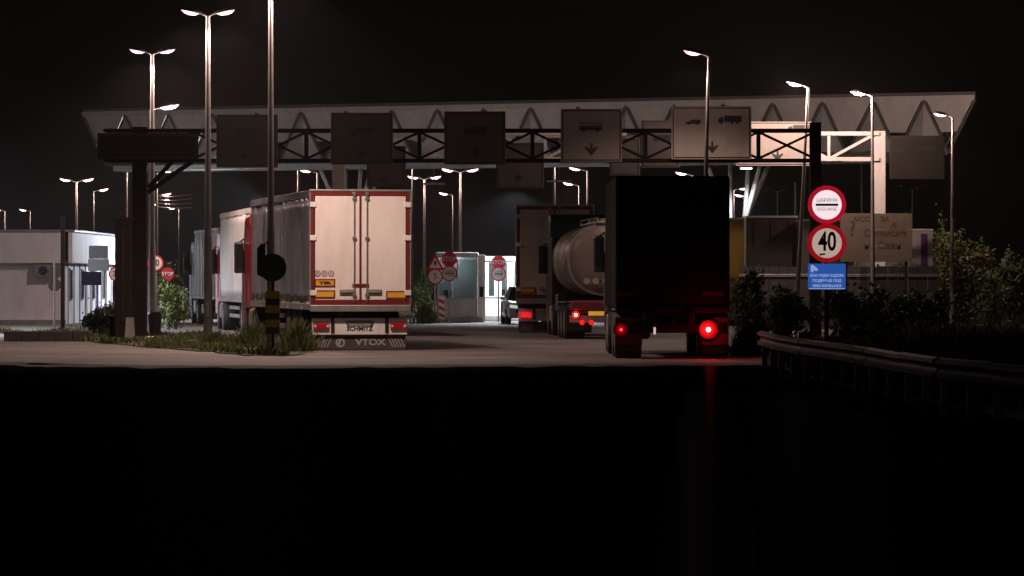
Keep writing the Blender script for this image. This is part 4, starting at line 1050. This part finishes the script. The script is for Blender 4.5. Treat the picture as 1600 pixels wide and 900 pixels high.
o = B().box((0, .02, z3), (.88, .03, .6), .006).obj('blue_panel', LITB, t)
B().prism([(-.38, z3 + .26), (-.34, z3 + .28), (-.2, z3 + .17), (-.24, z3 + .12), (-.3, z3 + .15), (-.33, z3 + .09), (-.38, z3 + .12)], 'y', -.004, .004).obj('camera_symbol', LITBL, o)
for k, (s_, w_) in enumerate((('ЗОНА ВИДЕО НАДЗОРА', .8), ('ПОДРУЧЈЕ ПОД', .8), ('VIDEO SURVEILLANCE', .8))):
    text('lettering', s_, .085, LITBL, o, (0, .0, z3 + .02 - .12 * k), sx=.8 if k != 1 else 1.0, bold=.003)
B().box((0, .0, z3 - .285), (.84, .006, .02)).obj('underline', LITBL, o)

# ------------------------------------------------------------------ guard rail along the bend
RAILM = mat('dusty guard rail', (.3, .29, .26), .6, .0, .2, 3, dirt=(DIRT, .5))
gp = [(4.96, 79.5), (4.93, 74), (5.05, 69.3), (5.3, 64.5), (5.42, 60.8), (5.5, 56), (5.62, 52.5), (6.0, 49.8), (6.5, 46.5), (7.1, 42)]
gr = thing('guard_rail', 'dusty corrugated guard rail along the bend, red lit at its far end', 'guard rail', (5.3, 64, 0))
pts = []
for i in range(len(gp) - 1):
    for k in range(4):
        f = k / 4; pts.append(Vector((gp[i][0] * (1 - f) + gp[i + 1][0] * f, gp[i][1] * (1 - f) + gp[i + 1][1] * f, 0)))
pts.append(Vector((gp[-1][0], gp[-1][1], 0)))
prof = [(-.02, .75), (.045, .72), (.05, .67), (-.01, .63), (-.02, .6), (-.01, .57), (.05, .53), (.045, .48), (-.02, .45), (-.035, .45), (.03, .49), (.03, .52), (-.03, .57), (-.035, .6), (-.03, .63), (.03, .68), (.03, .71), (-.035, .75)]
seg = 4
for s0 in range(0, len(pts) - 1, seg):
    rings = []
    jit = random.uniform(-.012, .012)
    for i in range(s0, min(s0 + seg, len(pts) - 1) + 1):
        d = (pts[min(i + 1, len(pts) - 1)] - pts[max(i - 1, 0)]).normalized(); nrm = Vector((d.y, -d.x, 0))
        if nrm.x > 0: nrm = -nrm
        rings.append([pts[i] + nrm * (px_ + (.012 if (s0 // seg) % 2 else 0)) + Vector((0, 0, pz + jit)) - Vector((5.3, 64, 0)) for px_, pz in prof])
    B().loft(rings).obj('rail_beam', RAILM, gr, True)
for i in range(0, len(pts), 2):
    p = pts[i] - Vector((5.3, 64, 0))
    B().box((p.x + .1, p.y, .36), (.1, .06, .76), .006).obj('post', GALV, gr)

# ------------------------------------------------------------------ verge and plants on the right
VERGE_R = [(5.35, 84.4), (5.2, 79), (5.3, 69), (5.6, 60), (6.2, 50), (7.4, 40), (9, 20), (60, 20), (60, 160), (14.5, 155), (9.4, 115)]
sheet('verge', VERGE_R, .05, TURF)
def vr_s():
    y = random.uniform(52, 128); x = random.uniform(5.2, 20)
    if not inside(x, y, VERGE_R) or x > .13 * y + 1: return None
    d = mnoise.noise(Vector((x * .4, y * .2, 7)))
    return x, y, .05, .7 + .9 * max(-.4, d)
grass('grass', 'tall dark grass behind the guard rail on the right', 30000, vr_s, .2, .75, mat('dark verge grass', (.05, .055, .016), .85, 0, .5, .8), .014)
bush('rounded bush at the left foot of the dark gantry leg', (GX(163, 121), 121, .09), (.7, .6, .75), 3800, LEAF, .07, 1)
bush('pale green bush left of the grey box truck', (GX(274, 138), 138, .03), (.5, .5, 1.25), 4200, LEAF2, .08, 2)
bush('tall dark shrub behind the small stop sign', (GX(266, 146), 146, .03), (.45, .5, 1.8), 2600, LEAF, .09, 3)
tuft('tall grass between the striped post and the trailer corner', (GX(466, 96.5), 96.5, .03), (.45, .5), 900, .75, 4)
tuft('tall grass beside the wheels of the silver sided trailer', (GX(402, 104), 104, .03), (.8, .5), 900, .6, 5)
tuft('short grass tuft at the foot of the second lamp pole', (GX(340, 105), 105, .03), (.7, .4), 600, .4, 6)
bush('big yellowish bush under the rightmost lamp pole', (GX(1522, 153), 153, .0), (1.45, 1.0, 2.75), 9500, LEAF3, .1, 7)
bush('narrow bush at the left side of the big yellowish bush', (GX(1488, 154), 154, .0), (.6, .6, 2.9), 4200, LEAF2, .09, 17)
bush('low bush at the right side of the big yellowish bush', (GX(1578, 152), 152, .0), (.8, .8, 2.1), 4200, LEAF, .09, 18)
bush('dark bush immediately right of the black truck', (GX(1168, 104), 104, .05), (.45, .6, 1.6), 4600, LEAF, .09, 8)
bush('low dark bush left of the post with red ringed signs', (GX(1225, 106), 106, .05), (.6, .6, 1.15), 3600, LEAF, .09, 9)
bush('low dark bush right of the post with red ringed signs', (GX(1345, 108), 108, .05), (1.0, .7, 1.1), 4600, LEAF, .09, 10)
bush('dark bush under the yellow lettered board', (GX(1430, 112), 112, .05), (.9, .7, 1.15), 4200, LEAF, .09, 11)
tuft('dry grass tuft between the black truck and the guard rail', (GX(1170, 93), 93, .0), (.45, .4), 900, .8, 12)
tuft('grass tuft left of the grey booth', (GX(664, 158), 158, .0), (.5, .4), 700, .9, 13)
bush('dark shrub between the pale trailer and the grey booth', (GX(664, 175), 175, .0), (.5, .5, 1.7), 1800, LEAF, .09, 14)
t = thing('barrier', 'pale concrete barrier beside the wheels of the black truck', 'barrier', (GX(1165, 95), 95, 0))
for k in range(2):
    B().prism([(-.36, 0), (-.36, .14), (-.3, .2), (.3, .2), (.36, .14), (.36, 0)], 'y', -.2 + .0, .2).obj('block', KERB, t) if k == 0 else B().box((0, 0, .24), (.5, .2, .08), .02).obj('top_block', KERB, t)

# ------------------------------------------------------------------ lettered board, parked trucks behind
TAN = mat('faded tan board', (.1, .078, .055), .6, 0, .12, 2, dirt=(DIRT, .4))
RUST = mat('faded rust lettering', (.05, .018, .012), .7, 0, .2, 6)
YBd = 138.6
t = thing('billboard', 'faded tan board with rust red lettering behind the speed limit sign', 'billboard', (GX(1369, YBd), YBd, 0))
zc = GZ(372, YBd); wB = GX(1424, YBd) - GX(1312, YBd)
for k in range(3):
    B().box((0, 0, zc - .55 + .565 * k), (wB, .04, .56), .006).obj('board_plank', TAN, t)
for s in (-1, 1): B().box((s * wB * .42, .08, 2.05), (.1, .1, 4.1), .01).obj('post', DARKST, t)
for s_, px, py, sz in (('МОСТ', 1350, 343, .24), ('ЗА', 1382, 343, .24), ('Сремске', 1383, 365, .34), ('на Сави', 1379, 384, .34), ('?', 1332, 358, .75), ('ЈЕ', 1396, 352, .2)):
    text('lettering', s_, sz, RUST, t, (GX(px, YBd) - GX(1369, YBd), -.024, GZ(py, YBd)), bold=.006)
def parked(label, px0, px1, py, Y, m, stripe=None, cabm=None):
    w = GX(px1, Y) - GX(px0, Y); h = GZ(py, Y)
    t = thing('parked_trailer', label, 'trailer', (GX((px0 + px1) / 2, Y), Y, 0), 0, 'trailers parked behind the verge')
    B().box((0, 1.25, (1.0 + h) / 2), (w, 2.5, h - 1.0), .02).obj('cargo_body', m, t)
    B().box((0, 1.25, h + .03), (w + .04, 2.56, .08), .015).obj('top_rail', WHITEP, t)
    B().box((0, 1.25, 1.0), (w + .04, 2.56, .12), .015).obj('side_rail', ALU, t)
    n = max(2, int(w / .6))
    for k in range(n): B().box((-w / 2 + w * (k + .5) / n, -.012, (1.1 + h) / 2), (.05, .025, h - 1.3)).obj('side_rib', m, t)
    if stripe: B().box((stripe[0] * w, -.03, (1.0 + h) / 2), (stripe[1] * w, .02, h - 1.2), .004).obj('colour_band', stripe[2], t)
    for s in (-1, 1):
        for y in (.3, 2.2): 
            ww = link('wheel', TW, t, (s * (w / 2 - .55), y, .5), (0, 0, R(90))); link('rim', RW, ww)
    return t
YELT = mat('yellow truck paint', (.42, .27, .015), .4, 0, .15, 2, dirt=(DIRT, .3))
parked('yellow sided trailer immediately right of the black truck', 1128, 1163, 343, 150, YELT)
parked('dark grey parked trailer between the yellow one and the signs', 1166, 1246, 340, 152, mat('dark trailer', (.07, .065, .06), .5), None)
parked('pale parked trailer behind the red ringed signs', 1250, 1335, 346, 150, mat('brown grey trailer', (.2, .18, .16), .5))
parked('long grey parked trailer behind the faded tan board', 1338, 1420, 366, 152, mat('dull trailer', (.16, .15, .14), .5))
parked('white parked trailer with purple band right of the tan board', 1423, 1458, 361, 149, WHITEP, (.1, .3, mat('purple band', (.16, .05, .2), .5)))
t = thing('fence', 'long low dark fence in front of the parked trailers', 'fence', (GX(1310, 140), 140, 0))
DF = mat('dark fence board', (.03, .027, .022), .8, 0, .3, 3)
n = 20; wF = GX(1470, 140) - GX(1160, 140)
for k in range(n): B().box((-wF / 2 + wF * (k + .5) / n, 0, 1.12 + random.uniform(-.02, .02)), (wF / n - .02, .04, 2.2), .008).obj('fence_board', DF, t)
B().box((0, -.05, 1.9), (wF, .05, .1), .008).obj('fence_rail', GALV, t); B().box((0, -.05, .5), (wF, .05, .1), .008).obj('fence_rail', DF, t)
for k in range(5): B().box((-wF / 2 + wF * (k + .5) / 5, .07, 1.15), (.1, .1, 2.3), .01).obj('fence_post', DF, t)
STR = mat('pale plastic strip', (.4, .42, .4), .5, 0, .1, 5)
for lab, pts_ in (('upper pale twisted plastic strip caught in the right-hand bush', [(1565, 418), (1568, 407), (1572, 406), (1567, 418), (1580, 421), (1585, 416)]), ('lower pale curved plastic strip at the right picture edge', [(1579, 437), (1586, 438), (1592, 430), (1598, 426)])):
    t = thing('plastic_strip', lab, 'litter', tuple(P(pts_[0][0], pts_[0][1], 150.5)), 0, 'plastic caught in the bush')
    o0 = P(pts_[0][0], pts_[0][1], 150.5); q = [P(a, c, 150.5) - o0 + Vector((0, random.uniform(-.05, .05), 0)) for a, c in pts_]
    b = B()
    for a, c in zip(q[:-1], q[1:]): b.beam(a, c, .012, .05)
    b.obj('strip', STR, t)
t = thing('overhead_cables', 'four sagging wires between the far lamps on the left', 'cable', tuple(P(240, 305, 300)))
for k in range(4):
    b = B(); a = P(232, 305 + 5 * k, 300); c = P(300, 303 + 7 * k, 300); o0 = P(240, 305, 300)
    prev = None
    for i in range(9):
        f = i / 8; p = a.lerp(c, f) - Vector((0, 0, .15 * math.sin(math.pi * f))) - o0
        if prev: b.cyl(prev, p, .03, n=5, cap=False)
        prev = p
    b.obj('wire', GALV, t)

# ------------------------------------------------------------------ thin night haze, lit by the lamps
hz = B().box((0, 2300, 19), (6300, 5600, 40))
hzo = hz.obj('haze', None); tag(hzo, kind='stuff')
hm = bpy.data.materials.new('haze air'); hm.use_nodes = True; nt = hm.node_tree
for n in list(nt.nodes): nt.nodes.remove(n)
ho = nt.nodes.new('ShaderNodeOutputMaterial'); pv = nt.nodes.new('ShaderNodeVolumePrincipled')
pv.inputs['Color'].default_value = (.9, .92, 1, 1); pv.inputs['Density'].default_value = 0.0002; pv.inputs['Anisotropy'].default_value = 0.2
nt.links.new(pv.outputs[0], ho.inputs['Volume']); hzo.data.materials.append(hm)
